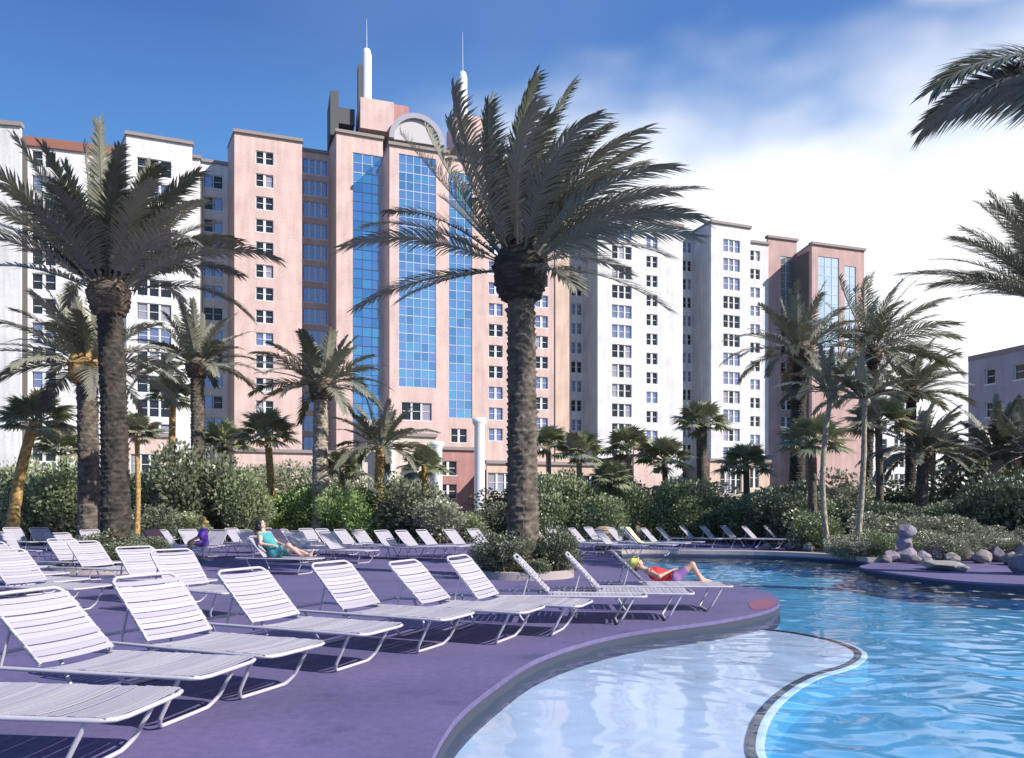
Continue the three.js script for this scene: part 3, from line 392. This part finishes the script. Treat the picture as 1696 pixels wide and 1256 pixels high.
for (const [px, d, w, h] of [[60, 34, 3.6, 3.6], [110, 33, 3.4, 3.2], [255, 36, 3.4, 3], [290, 36, 3.6, 4], [330, 35, 3.6, 4.2], [370, 36, 3.2, 3.6], [395, 35, 2.6, 3], [240, 30, 2.2, 1.6], [310, 33, 2.2, 1.5], [690, 36, 3.2, 2.9], [730, 35, 2.8, 2.2], [660, 37, 2.6, 2.2], [775, 36, 2, 1.5], [930, 37, 3, 3.2], [985, 36, 2.8, 2.4], [1024, 38, 2.6, 2.9], [1098, 38, 2.4, 2.1], [1135, 38, 3, 3], [1165, 37, 2.4, 1.7], [900, 36, 2.4, 2], [820, 38, 2.2, 1.8]])
  shrub(px, d, w, h, sr() < .4 ? M.leafMid : sr() < .5 ? M.leafGrey : M.leafDark, 'loose grey green shrub between the far loungers and the hotel', gGrey);
for (const [px, d, w, h] of [[1205, 38, 3, 2.4], [1245, 36, 3, 2.3], [1285, 34, 2.6, 2.2], [1330, 32, 2.6, 2.2], [1365, 31, 2.4, 1.8], [1400, 30, 2.4, 1.8], [1450, 29, 2.6, 1.9], [1490, 29, 2.6, 1.7], [1540, 30, 2.8, 1.8], [1590, 31, 3, 1.8], [1630, 28, 2.6, 2.4], [1680, 28, 3, 2.6], [1720, 27, 3, 2.8], [1560, 26, 2.2, 1.4], [1350, 28, 2, 1.4], [1470, 26, 2, 1.3], [1260, 36, 2.4, 2], [1620, 38, 4, 4], [1680, 39, 4, 4.4], [1390, 41, 3.4, 3.4], [1450, 43, 3.6, 3.2], [1310, 42, 3.4, 3.2], [1500, 43, 3.6, 2.8]])
  shrub(px, d, w, h, sr() < .45 ? M.leafDark : sr() < .6 ? M.leafGrey : M.leafMid, 'shrub in the dense planting behind the rocky bank', gBank);
{ // round planters at the feet of the two big palms
  const ring = new THREE.LatheGeometry([[.98, -.02], [1, .14], [1.03, .17], [1.13, .17], [1.16, .14], [1.16, -.02]].map(p => new THREE.Vector2(...p)), 48);
  for (const [px, d, s, label, gap] of [[868, 16.7, .95, 'round low kerbed planter under the windswept date palm'], [192, 18.5, 1.3, 'round low kerbed planter under the dark trunked date palm']]) {
    const g = base('planter', [(px - CX) * d / F, 0, -d], label, 'planter'); const k = mesh('kerb', ring, M.bank, g); k.scale.set(s, 1, s); mesh('soil', lay(new THREE.CircleGeometry(s * .99, 40)).translate(0, .1, 0), M.soil, g);
  }
  const lb = 'dark low shrub growing in the round palm planter';
  for (const [px, d, w, h] of [[836, 15.9, 1.05, .85], [922, 16.5, 1, .95], [878, 17.5, 1, .8], [805, 16.9, .7, .6], [892, 15.8, .6, .35], [150, 18, 1.2, .8], [235, 18.6, 1.1, .8], [175, 17.5, 1, .55], [215, 17.6, 1, .6], [195, 19.5, 1.2, .8]]) { const s = shrub(px, d, w, h, M.leafDark, px > 500 ? lb + ' beside the loungers' : 'dark low shrub around the foot of the dark trunked palm', px > 500 ? 'shrubs in the palm planter' : 'shrubs around the dark trunked palm'); s.position.y = .1; }
}

// ------------------------------------------------------------------ rocks
const rockVar = [0, 1, 2, 3, 4].map(i => { const g = mergeVertices(strip(new THREE.IcosahedronGeometry(1, 5)).deleteAttribute('uv').deleteAttribute('normal')), p = g.attributes.position, rnd = rng(60 + i), cut = Array.from({ length: 9 }, () => [V(rnd() - .5, rnd() - .5, rnd() - .5).normalize(), .62 + .25 * rnd()]); for (let k = 0; k < p.count; k++) { const v = V(p.getX(k), p.getY(k), p.getZ(k)); for (const [n, d] of cut) { const e = v.dot(n) - d; if (e > 0) v.addScaledVector(n, -e * .9); } v.multiplyScalar(1 + .16 * fbm(v.x * 1.6 + i * 9, v.y * 1.6, v.z * 1.6, 4)); p.setXYZ(k, v.x, v.y, v.z); } g.computeVertexNormals(); return metreUV(g); });
const rr = rng(808);
function boulder(px, d, w, h, y = 0, k) { if (px > 1560) { w *= .72; h *= .72; } const m = mesh('boulder', rockVar[Math.floor(rr() * 5)], M.rock[k ?? Math.floor(rr() * 4)]); m.position.set((px - CX) * d / F, y + h * .26, -d); m.scale.set(w / 2 * .68, h / 2 * .8, w / 2 * .68 * (.7 + .4 * rr())); m.rotation.y = rr() * 6.28; return tag(m, 'weathered boulder in the rock pile along the far pool bank', 'boulder', 'boulders of the far bank'); }
for (const [px, d, w, h, y] of [[1408, 24.5, 1.1, .6, 0], [1440, 24, 1, .8, 0], [1462, 23.5, .9, .7, 0], [1480, 22.6, 1, .8, 0], [1530, 22.5, .9, .6, 0], [1552, 22, 1, .7, 0], [1578, 21.5, 1.1, .6, 0], [1600, 22, 1, .8, 0], [1625, 21, 1.2, .8, 0], [1650, 21.5, 1.1, 1, 0], [1675, 20.5, 1.2, .8, 0], [1700, 20, 1.3, 1, 0], [1420, 25.5, .9, .7, 0], [1450, 25.5, 1.1, .9, 0], [1570, 24, 1.3, 1, 0], [1610, 24, 1.4, 1.1, 0], [1660, 24, 1.5, 1.3, 0], [1700, 23, 1.4, 1.3, 0], [1560, 18.6, 1.5, .38, 0], [1590, 18.2, .9, .32, 0], [1690, 17.6, 1, .9, 0], [1380, 26.5, .8, .5, 0], [1340, 27.5, .8, .5, 0], [1310, 28, .7, .45, 0], [1545, 25.5, 1.2, 1, 0], [1480, 25, 1, .9, 0], [1505, 24.5, 1.1, .9, 0], [1270, 28.5, .6, .4, 0], [1395, 27.5, .9, .7, 0], [1515, 20.8, .6, .4, 0], [1470, 21.2, .5, .35, 0], [1538, 20.2, .5, .3, 0]]) boulder(px, d, w, h, y);
for (let i = 0; i < 26; i++) boulder(1390 + rr() * 330, 21 + rr() * 4.5, .35 + .45 * rr(), .3 + .35 * rr());
for (let i = 0; i < 14; i++) shrub(1400 + i * 23 + sr() * 14, 21.5 + sr() * 4, .8 + .5 * sr(), .6 + .5 * sr(), sr() < .5 ? M.leafGrey : M.leafMid, 'low tuft of leaves growing between the bank boulders', 'tufts between the boulders');
{ const st = base('rock_cairn', [(1500 - CX) * 21.5 / F, 0, -21.5], 'pale lavender rocks stacked upright on the far pool bank', 'rock stack'); const mm = std(.33, .29, .36, .92, { map: stuccoMap, bumpMap: stuccoBump, bumpScale: .03 }); for (const [x, y, z, w, h, v] of [[0, .22, 0, .62, .5, 0], [-.02, .52, .02, .46, .42, 1], [.0, .86, 0, .56, .46, 2], [.42, .16, .1, .5, .36, 3], [-.45, .15, .05, .5, .34, 4]]) { const m = mesh('rock', rockVar[v], mm, st); m.position.set(x, y, z); m.scale.set(w / 2, h / 2 * 1.1, w / 2); m.rotation.y = v * 1.3; } }

// ------------------------------------------------------------------ loungers
const WID = .68, SEAT = .36, BL = .64;
const strapGeo = (() => { const g = new THREE.BoxGeometry(.047, .005, WID, 1, 1, 8), p = g.attributes.position; for (let i = 0; i < p.count; i++) { const q = p.getZ(i) / (WID / 2); p.setY(i, p.getY(i) - .016 * (1 - q * q) + .014); } g.computeVertexNormals(); return g; })();
function loungerParts(detail, BACK = 47 * R) {
  const g = new THREE.Group(), hw = WID / 2, r = .0145, rs = detail ? 8 : 5;
  mesh('frame', merge([tube([[-.78, SEAT, -hw], [1.12, SEAT, -hw], [1.2, SEAT, -hw + .05], [1.22, SEAT, -hw + .12], [1.22, SEAT, hw - .12], [1.2, SEAT, hw - .05], [1.12, SEAT, hw], [-.78, SEAT, hw]], r, 60, rs), tube([[-.78, SEAT, -hw], [-.78, SEAT, hw]], r, 4, rs), tube([[.02, SEAT - .02, -hw], [.02, SEAT - .02, hw]], r * .8, 4, rs)]), M.lounger, g);
  const up = (s, y = 0) => [-Math.cos(BACK) * s - Math.sin(BACK) * y, SEAT + .03 + Math.sin(BACK) * s + Math.cos(BACK) * y];
  const b = [[0, -hw + .02], [BL - .06, -hw + .02], [BL, -hw + .08], [BL, hw - .08], [BL - .06, hw - .02], [0, hw - .02]].map(([s, z]) => [...up(s), z]);
  mesh('backrest_frame', tube(b, r, 50, rs), M.lounger, g);
  for (const [x, dx] of [[1.06, -.2], [-.5, .2]]) mesh('leg', tube([[x, SEAT, -hw + .015], [x + dx * .75, .09, -hw + .03], [x + dx, .018, -hw + .1], [x + dx, .018, hw - .1], [x + dx * .75, .09, hw - .03], [x, SEAT, hw - .015]], r, 44, rs), M.lounger, g);
  const q = up(BL * .55); for (const s of [-1, 1]) mesh('prop', tube([[q[0], q[1], s * (hw - .03)], [q[0] - .08, SEAT, s * (hw - .03)]], r * .7, 3, 5), M.lounger, g);
  const place = []; for (let i = 0; i < 11; i++) place.push([...up(.03 + i * .0535), -BACK]); for (let i = 0; i < 21; i++) place.push([.075 + i * .0535, SEAT + .004, 0]);
  if (detail) { const rd = rng(5 + Math.round(BACK * 1000)); for (const [x, y, a] of place) { const m = mesh('strap', strapGeo, M.strap[Math.floor(rd() * 4)], g); m.position.set(x, y, 0); m.rotation.z = a + (rd() - .5) * .12; m.scale.z = .985 + .015 * rd(); m.position.y -= .006 * rd(); } }
  else { const part = (a, b) => merge(place.slice(a, b).map(([x, y, t]) => box(.047, .005, WID - .01).rotateZ(t).translate(x, y, 0))); mesh('back_straps', part(0, 11), M.strap[0], g); mesh('seat_straps', part(11, 32), M.strap[0], g); }
  return g;
}
const nearProto = loungerParts(true), farProto = loungerParts(false), nearSet = [nearProto, loungerParts(true, 44.5 * R), loungerParts(true, 49 * R), loungerParts(true, 46 * R)]; let nearK = 0;
function lounger(x, d, turn, label, group, far) { const g = (far ? farProto : nearSet[nearK++ % 4]).clone(); g.name = numbered('sun_lounger'); g.position.set(x, 0, -d); g.rotation.y = turn; scene.add(g); return tag(g, label, 'sun lounger', group); }
const L1 = 'white strap sun lounger in the row along the pool shelf edge', G1 = 'loungers along the pool edge';
const rowA = [[[-1.96, 4.1], 6.5], [[-1.89, 5.05], 13], [[-1.62, 5.74], 23], [[-1.137, 6.72], 23], [[-.526, 7.6], 25], [[.24, 8.125], 23.5], [[.846, 8.67], 20], [[1.68, 9.66], 4], [[2.36, 10.0], 6], [[3.12, 10.95], 2]].map(([[x, d], a]) => { const c = Math.cos(a * R), s = Math.sin(a * R); return [x - 1.2 * c, d + 1.2 * s, -a * R]; });
rowA.forEach(([x, d, t]) => lounger(x, d, t, L1, G1));
const L2 = 'white strap lounger in the row before the dark trunked palm', G2 = 'loungers before the dark trunked palm';
for (const [x, d, a] of [[-4.55, 10.6, 32], [-5.75, 12, 30], [-7.0, 10.9, 16], [-7.9, 12, 18], [-8.9, 13.2, 20], [-7.9, 14.4, 24], [-10.2, 14.8, 22], [-9.4, 16.2, 25]]) lounger(x, d, -a * R, L2, G2);
const L3 = 'white strap lounger with raised back in the far row below the shrubs', G3 = 'loungers of the far row';
const fr = rng(99);
for (const [px, py] of [[30, 897], [72, 897], [12, 912], [108, 915], [280, 905], [322, 903], [398, 899], [455, 899], [480, 903], [520, 900], [548, 901], [580, 903], [610, 905], [648, 906], [683, 906], [716, 904], [762, 903], [800, 902], [930, 899], [965, 899], [1028, 897], [1050, 896], [1146, 892], [1180, 892], [1215, 892], [250, 893], [420, 905], [500, 908], [560, 911], [210, 901], [160, 905], [1010, 903], [1085, 899], [1110, 897], [1250, 893], [1285, 892], [1330, 893], [900, 897], [990, 896]]) { const d = 1.04 * F / (py - CY); lounger((px - CX) * d / F, d, -(22 + fr() * 16) * R, L3, G3, true); }
const l430 = [(452 - CX) * 17.5 / F, 17.5, -20 * R]; lounger(...l430, 'white strap lounger carrying a person in teal', null, true);

function towel(px, py, a, mat, label) { const d = 1.04 * F / (py - CY), m0 = 47 * R, path = [[-.47, SEAT + .5], [-.44, SEAT + .56], [-.40, SEAT + .53], [-.2, SEAT + .29], [.0, SEAT + .07], [.12, SEAT + .045], [.5, SEAT + .04], [.66, SEAT + .045]], n = path.length, pos = [], idx = []; path.forEach(([x, y], i) => { for (let j = 0; j <= 6; j++) { const z = (j / 6 - .5) * .52; pos.push(x + .015 * nz(i * 1.3, j * .9, px), y + .02 + .012 * nz(i * .8 + 3, j * .7, px), z + .02 * nz(i * .6, 2, px)); if (i && j) { const q = i * 7 + j; idx.push(q - 8, q - 7, q - 1, q - 7, q, q - 1); } } });
  const g = new THREE.BufferGeometry(); g.setAttribute('position', new THREE.Float32BufferAttribute(pos, 3)); g.setIndex(idx); g.computeVertexNormals(); const t = mesh('towel', g, mat); t.position.set((px - CX) * d / F, 0, -d); t.rotation.y = a; tag(t, label, 'towel'); lounger((px - CX) * d / F, d, a, L3, G3, true); }
towel(268, 912, -26 * R, std(.42, .20, .20, .95), 'faded red towel draped over a far lounger by the dark trunked palm');
towel(470, 910, -28 * R, std(.58, .36, .40, .95), 'pale pink towel draped over a far lounger behind the person in teal');
towel(1060, 902, -24 * R, std(.62, .60, .36, .95), 'pale yellow towel draped over a far lounger across the pool');
// ------------------------------------------------------------------ people
function nets(f, lo, hi, c) {       // surface of f = 0 as one mesh
  const n = [0, 1, 2].map(i => Math.ceil((hi[i] - lo[i]) / c) + 1), N = n[0] * n[1] * n[2], val = new Float32Array(N), id = (i, j, k) => (k * n[1] + j) * n[0] + i;
  for (let k = 0; k < n[2]; k++) for (let j = 0; j < n[1]; j++) for (let i = 0; i < n[0]; i++) val[id(i, j, k)] = f(lo[0] + i * c, lo[1] + j * c, lo[2] + k * c);
  const vid = new Int32Array(N).fill(-1), pos = [], idx = [];
  const E = [[0, 1], [2, 3], [4, 5], [6, 7], [0, 2], [1, 3], [4, 6], [5, 7], [0, 4], [1, 5], [2, 6], [3, 7]];
  for (let k = 0; k < n[2] - 1; k++) for (let j = 0; j < n[1] - 1; j++) for (let i = 0; i < n[0] - 1; i++) { const v = []; for (let q = 0; q < 8; q++) v.push(val[id(i + (q & 1), j + (q >> 1 & 1), k + (q >> 2))]); let x = 0, y = 0, z = 0, m = 0; for (const [a, b] of E) if (v[a] < 0 !== v[b] < 0) { const t = v[a] / (v[a] - v[b]); x += lerp(a & 1, b & 1, t); y += lerp(a >> 1 & 1, b >> 1 & 1, t); z += lerp(a >> 2, b >> 2, t); m++; } if (m) { vid[id(i, j, k)] = pos.length / 3; pos.push(lo[0] + (i + x / m) * c, lo[1] + (j + y / m) * c, lo[2] + (k + z / m) * c); } }
  const quad = (a, b, c2, d, fl) => { if (a < 0 || b < 0 || c2 < 0 || d < 0) return; fl ? idx.push(a, b, c2, a, c2, d) : idx.push(a, c2, b, a, d, c2); };
  for (let k = 1; k < n[2] - 1; k++) for (let j = 1; j < n[1] - 1; j++) for (let i = 1; i < n[0] - 1; i++) { const s = val[id(i, j, k)] < 0; if (s !== val[id(i + 1, j, k)] < 0) quad(vid[id(i, j - 1, k - 1)], vid[id(i, j, k - 1)], vid[id(i, j, k)], vid[id(i, j - 1, k)], s); if (s !== val[id(i, j + 1, k)] < 0) quad(vid[id(i - 1, j, k - 1)], vid[id(i - 1, j, k)], vid[id(i, j, k)], vid[id(i, j, k - 1)], s); if (s !== val[id(i, j, k + 1)] < 0) quad(vid[id(i - 1, j - 1, k)], vid[id(i, j - 1, k)], vid[id(i, j, k)], vid[id(i - 1, j, k)], s); }
  const g = new THREE.BufferGeometry(); g.setAttribute('position', new THREE.Float32BufferAttribute(pos, 3)); g.setIndex(idx); g.computeVertexNormals(); return g;
}
const cap = (a, b, ra, rb) => { const d = [b[0] - a[0], b[1] - a[1], b[2] - a[2]], l2 = d[0] ** 2 + d[1] ** 2 + d[2] ** 2; return (x, y, z) => { const t = clamp(((x - a[0]) * d[0] + (y - a[1]) * d[1] + (z - a[2]) * d[2]) / l2); return Math.hypot(x - a[0] - t * d[0], y - a[1] - t * d[1], z - a[2] - t * d[2]) - lerp(ra, rb, t); }; };
const blend = (fs, k) => (x, y, z) => { let m = fs[0](x, y, z); for (let i = 1; i < fs.length; i++) { const b = fs[i](x, y, z), h = clamp(.5 + .5 * (b - m) / k); m = lerp(b, m, h) - k * h * (1 - h); } return m; };
const ell = (c, r) => (x, y, z) => { const q = Math.hypot((x - c[0]) / r[0], (y - c[1]) / r[1], (z - c[2]) / r[2]); return (q - 1) * Math.min(...r); };
function handGeo(w, dir, flip) {       // palm, four fingers and a thumb, slightly curled
  const d = V(...dir).normalize(), s = V().crossVectors(d, V(0, 1, 0)).normalize(), n = V().crossVectors(s, d), P = (a, b, c) => [w[0] + d.x * a + s.x * b + n.x * c, w[1] + d.y * a + s.y * b + n.y * c, w[2] + d.z * a + s.z * b + n.z * c], fs = [];
  fs.push(blend([cap(P(0, 0, 0), P(.045, 0, 0), .024, .022), cap(P(.03, -.022, 0), P(.085, -.028, 0), .015, .012), cap(P(.03, .02, 0), P(.085, .026, 0), .015, .012)], .02));
  [[-.031, .062], [-.011, .074], [.01, .068], [.029, .052]].forEach(([b, l]) => { fs.push(cap(P(.085, b, 0), P(.085 + l * .55, b * 1.1, -.008), .0095, .0088)); fs.push(cap(P(.085 + l * .55, b * 1.1, -.008), P(.085 + l, b * 1.12, -.03), .0088, .0075)); });
  fs.push(cap(P(.02, flip * .028, -.004), P(.06, flip * .058, -.016), .012, .0095), cap(P(.06, flip * .058, -.016), P(.088, flip * .062, -.03), .0095, .008));
  return nets(blend(fs, .007), [w[0] - .06 + Math.min(0, d.x * .16), w[1] - .06 + Math.min(0, d.y * .16), w[2] - .07 + Math.min(0, d.z * .16)], [w[0] + .06 + Math.max(0, d.x * .18), w[1] + .06 + Math.max(0, d.y * .18), w[2] + .07 + Math.max(0, d.z * .18)], .0085);
}
function person(J, look) {      // J: joints in metres, x forward
  const g = new THREE.Group(), S = (a, k) => [a[0], a[1], a[2] * k];
  const limbs = k => [cap(S(J.hip, k).map((v, i) => i === 2 ? v : v), S(J.knee[k > 0 ? 1 : 0], 1), .085, .055), cap(J.knee[k > 0 ? 1 : 0], J.ankle[k > 0 ? 1 : 0], .056, .036), cap(J.ankle[k > 0 ? 1 : 0], J.toe[k > 0 ? 1 : 0], .036, .026), cap(S(J.sho, k), J.elb[k > 0 ? 1 : 0], .05, .038), cap(J.elb[k > 0 ? 1 : 0], J.wri[k > 0 ? 1 : 0], .038, .026)];
  const torso = [cap([J.hip[0], J.hip[1], -.09], [J.hip[0], J.hip[1], .09], .11, .11), cap([J.hip[0], J.hip[1], 0], [J.chest[0], J.chest[1], 0], .11, .12), cap([J.chest[0], J.chest[1], -.08], [J.chest[0], J.chest[1], .08], .105, .105), cap(S(J.sho, -1), S(J.sho, 1), .06, .06)];
  const neck = cap([J.neck[0], J.neck[1], 0], J.head, .05, .052);
  const f = blend([...torso, ...limbs(1), ...limbs(-1), neck], .035), all = [J.head, J.hip, J.chest, ...J.knee, ...J.ankle, ...J.toe, ...J.elb, ...J.wri], lo = [0, 1, 2].map(i => Math.min(...all.map(a => a[i])) - .26), hi = [0, 1, 2].map(i => Math.max(...all.map(a => a[i])) + .26);
  const up = V(J.head[0] - J.neck[0], J.head[1] - J.neck[1], 0).normalize(), fw = V(up.y, -up.x, 0).multiplyScalar(1), hp = (a, b, c) => [J.head[0] + up.x * a + fw.x * b, J.head[1] + up.y * a + fw.y * b, J.head[2] + c];
  const H1 = blend([ell(hp(.05, 0, 0), [.095, .112, .078]), ell(hp(-.02, .035, 0), [.06, .07, .055]), cap(hp(.045, .085, 0), hp(.0, .112, 0), .011, .017), ell(hp(.02, -.005, .08), [.02, .03, .012]), ell(hp(.02, -.005, -.08), [.02, .03, .012]), cap(hp(-.035, .085, -.02), hp(-.035, .085, .02), .01, .01)], .016);
  const eyes = [-1, 1].map(s => ell(hp(.045, .1, .032 * s), [.018, .014, .016])), face = (x, y, z) => Math.max(H1(x, y, z), -Math.min(eyes[0](x, y, z), eyes[1](x, y, z)));
  mesh('body', merge([nets(f, lo, hi, .02), nets(face, [J.head[0] - .2, J.head[1] - .2, J.head[2] - .2], [J.head[0] + .2, J.head[1] + .25, J.head[2] + .2], .009), ...[0, 1].map(i => handGeo(J.wri[i], [J.wri[i][0] - J.elb[i][0], J.wri[i][1] - J.elb[i][1], J.wri[i][2] - J.elb[i][2]], i ? -1 : 1))].map(q => { q.deleteAttribute('uv'); return q; })), look.skin, g);
  for (const s of [-1, 1]) mesh('eye', new THREE.SphereGeometry(.011, 10, 8), M.eye, g).position.set(...hp(.045, .088, .032 * s));
  const tb = blend([...torso, ...(look.sleeves ? [cap(S(J.sho, 1), J.elb[1], .052, .046), cap(S(J.sho, -1), J.elb[0], .052, .046)] : [])], .04), top = (x, y, z) => tb(x, y, z) - .014, ht = V(J.chest[0] - J.hip[0], J.chest[1] - J.hip[1], 0), hl = ht.length(); ht.normalize();
  const along = (x, y) => (x - J.hip[0]) * ht.x + (y - J.hip[1]) * ht.y;
  mesh('top_garment', nets((x, y, z) => Math.max(top(x, y, z), .06 - along(x, y), along(x, y) - hl - .15), lo, hi, .02), look.top, g);
  const sh = blend([...torso, ...limbs(1).slice(0, 1), ...limbs(-1).slice(0, 1)], .035); mesh('shorts', nets((x, y, z) => Math.max(sh(x, y, z) - .016, along(x, y) - .065, Math.hypot(x - J.hip[0], y - J.hip[1], 0) - .3), lo, hi, .02), look.shorts, g);
  const hair = (x, y, z) => Math.max(ell(hp(.065, -.02, 0), [.115, .12, .1])(x, y, z), ((x - J.head[0]) * fw.x + (y - J.head[1]) * fw.y) - .055 - .4 * ((x - J.head[0]) * up.x + (y - J.head[1]) * up.y)); mesh('hair', nets(look.long ? blend([hair, ell(hp(-.03, -.075, 0), [.12, .06, .09])], .02) : hair, [J.head[0] - .25, J.head[1] - .3, J.head[2] - .25], [J.head[0] + .25, J.head[1] + .3, J.head[2] + .25], .012), look.hair, g);
  if (look.hat) { const p = []; for (const [r, y] of [[.0, .13], [.06, .125], [.1, .09], [.115, .03], [.15, .012], [.16, .0], [.15, .004], [.11, .02]]) p.push(new THREE.Vector2(r, y)); const h = mesh('hat', new THREE.LatheGeometry(p, 28), look.hat, g); h.position.set(...hp(.07, -.01, 0)); h.quaternion.setFromUnitVectors(V(0, 1, 0), V(up.x * .9 - fw.x * .1, up.y, 0).normalize()); }
  return g;
}
M.eye = std(.04, .03, .03, .2); const skin = [std(.55, .33, .24, .6), std(.44, .25, .17, .6), std(.60, .39, .30, .6)];
const recline = { hip: [.1, SEAT + .13, .09], chest: [-.16, SEAT + .42, .12], sho: [-.24, SEAT + .55, .17], neck: [-.28, SEAT + .62], head: [-.33, SEAT + .74, 0], knee: [[.52, SEAT + .2, -.1], [.5, SEAT + .3, .1]], ankle: [[.95, SEAT + .07, -.1], [.86, SEAT + .07, .1]], toe: [[1.02, SEAT + .2, -.11], [.98, SEAT + .12, .11]], elb: [[-.12, SEAT + .34, -.29], [-.12, SEAT + .34, .29]], wri: [[.14, SEAT + .3, -.2], [.12, SEAT + .3, .2]] };
const lie = { hip: [.1, SEAT + .12, .09], chest: [-.24, SEAT + .2, .12], sho: [-.38, SEAT + .25, .17], neck: [-.46, SEAT + .29], head: [-.57, SEAT + .35, 0], knee: [[.46, SEAT + .33, -.1], [.44, SEAT + .38, .1]], ankle: [[.7, SEAT + .07, -.1], [.62, SEAT + .07, .1]], toe: [[.84, SEAT + .05, -.11], [.76, SEAT + .05, .11]], elb: [[-.2, SEAT + .14, -.32], [-.22, SEAT + .17, .32]], wri: [[.06, SEAT + .2, -.27], [.02, SEAT + .27, .2]] };
function addPerson(J, look, x, y, d, turn, label) { const g = person(J, look); g.name = numbered('person'); g.position.set(x, y, -d); g.rotation.y = turn; scene.add(g); return tag(g, label, 'person'); }
addPerson(lie, { skin: skin[0], top: std(.55, .03, .04, .8), shorts: std(.26, .14, .34, .8), hair: std(.12, .07, .04, .7), hat: std(.80, .72, .16, .8) }, 3.0, .035 - SEAT, 14.5, -2 * R, 'person in red top and yellow hat lying on a towel by the water');
{ const g = new THREE.BoxGeometry(1.75, .012, .74, 20, 1, 8), p = g.attributes.position; for (let i = 0; i < p.count; i++) p.setY(i, p.getY(i) + .012 + .008 * nz(p.getX(i) * 4, p.getZ(i) * 5, 3)); g.computeVertexNormals(); const t = mesh('towel', g, std(.50, .46, .56, .95)); t.position.set(3.08, 0, -14.5); t.rotation.y = -2 * R; tag(t, 'pale lavender towel spread on the deck under the person in a yellow hat', 'towel'); }
addPerson(recline, { skin: skin[2], top: std(.06, .33, .34, .8), shorts: std(.06, .28, .30, .8), hair: std(.025, .02, .02, .6), long: true }, l430[0], 0, l430[1], l430[2], 'person with dark hair in teal reclining on a lounger');
const sit = { hip: [0, SEAT + .12, .09], chest: [.04, SEAT + .42, .12], sho: [.03, SEAT + .56, .17], neck: [.04, SEAT + .64], head: [.07, SEAT + .77, 0], knee: [[.42, SEAT + .12, -.12], [.42, SEAT + .12, .12]], ankle: [[.4, .08, -.12], [.44, .08, .12]], toe: [[.56, .03, -.13], [.6, .03, .13]], elb: [[.12, SEAT + .32, -.27], [.12, SEAT + .32, .27]], wri: [[.34, SEAT + .22, -.14], [.34, SEAT + .22, .14]] };
{ const d = 23.5, x = (345 - CX) * d / F; lounger(x + .1, d, -100 * R, 'white strap lounger under the seated person in purple', null, true); addPerson(sit, { skin: skin[1], top: std(.14, .05, .42, .8), shorts: std(.12, .05, .36, .8), hair: std(.50, .34, .10, .7), long: true, sleeves: true }, x, 0, d - .3, -150 * R, 'person with blond hair in purple sitting on a far lounger'); }
{ // tan drum bin beside the far loungers
  const d = 29, g = base('waste_bin', [(1000 - CX) * d / F, 0, -d], 'round tan bin beside the far loungers', 'bin'); mesh('drum', new THREE.LatheGeometry([[0, 0], [.3, 0], [.33, .05], [.34, .72], [.3, .74], [.3, .3], [0, .3]].map(p => new THREE.Vector2(...p)), 28), std(.46, .33, .2, .8), g); mesh('lid', new THREE.LatheGeometry([[.36, .74], [.36, .78], [.2, .88], [.1, .89], [.1, .86], [.3, .745]].map(p => new THREE.Vector2(...p)), 28), std(.36, .25, .16, .8), g);
}
renderer.render(scene, camera);
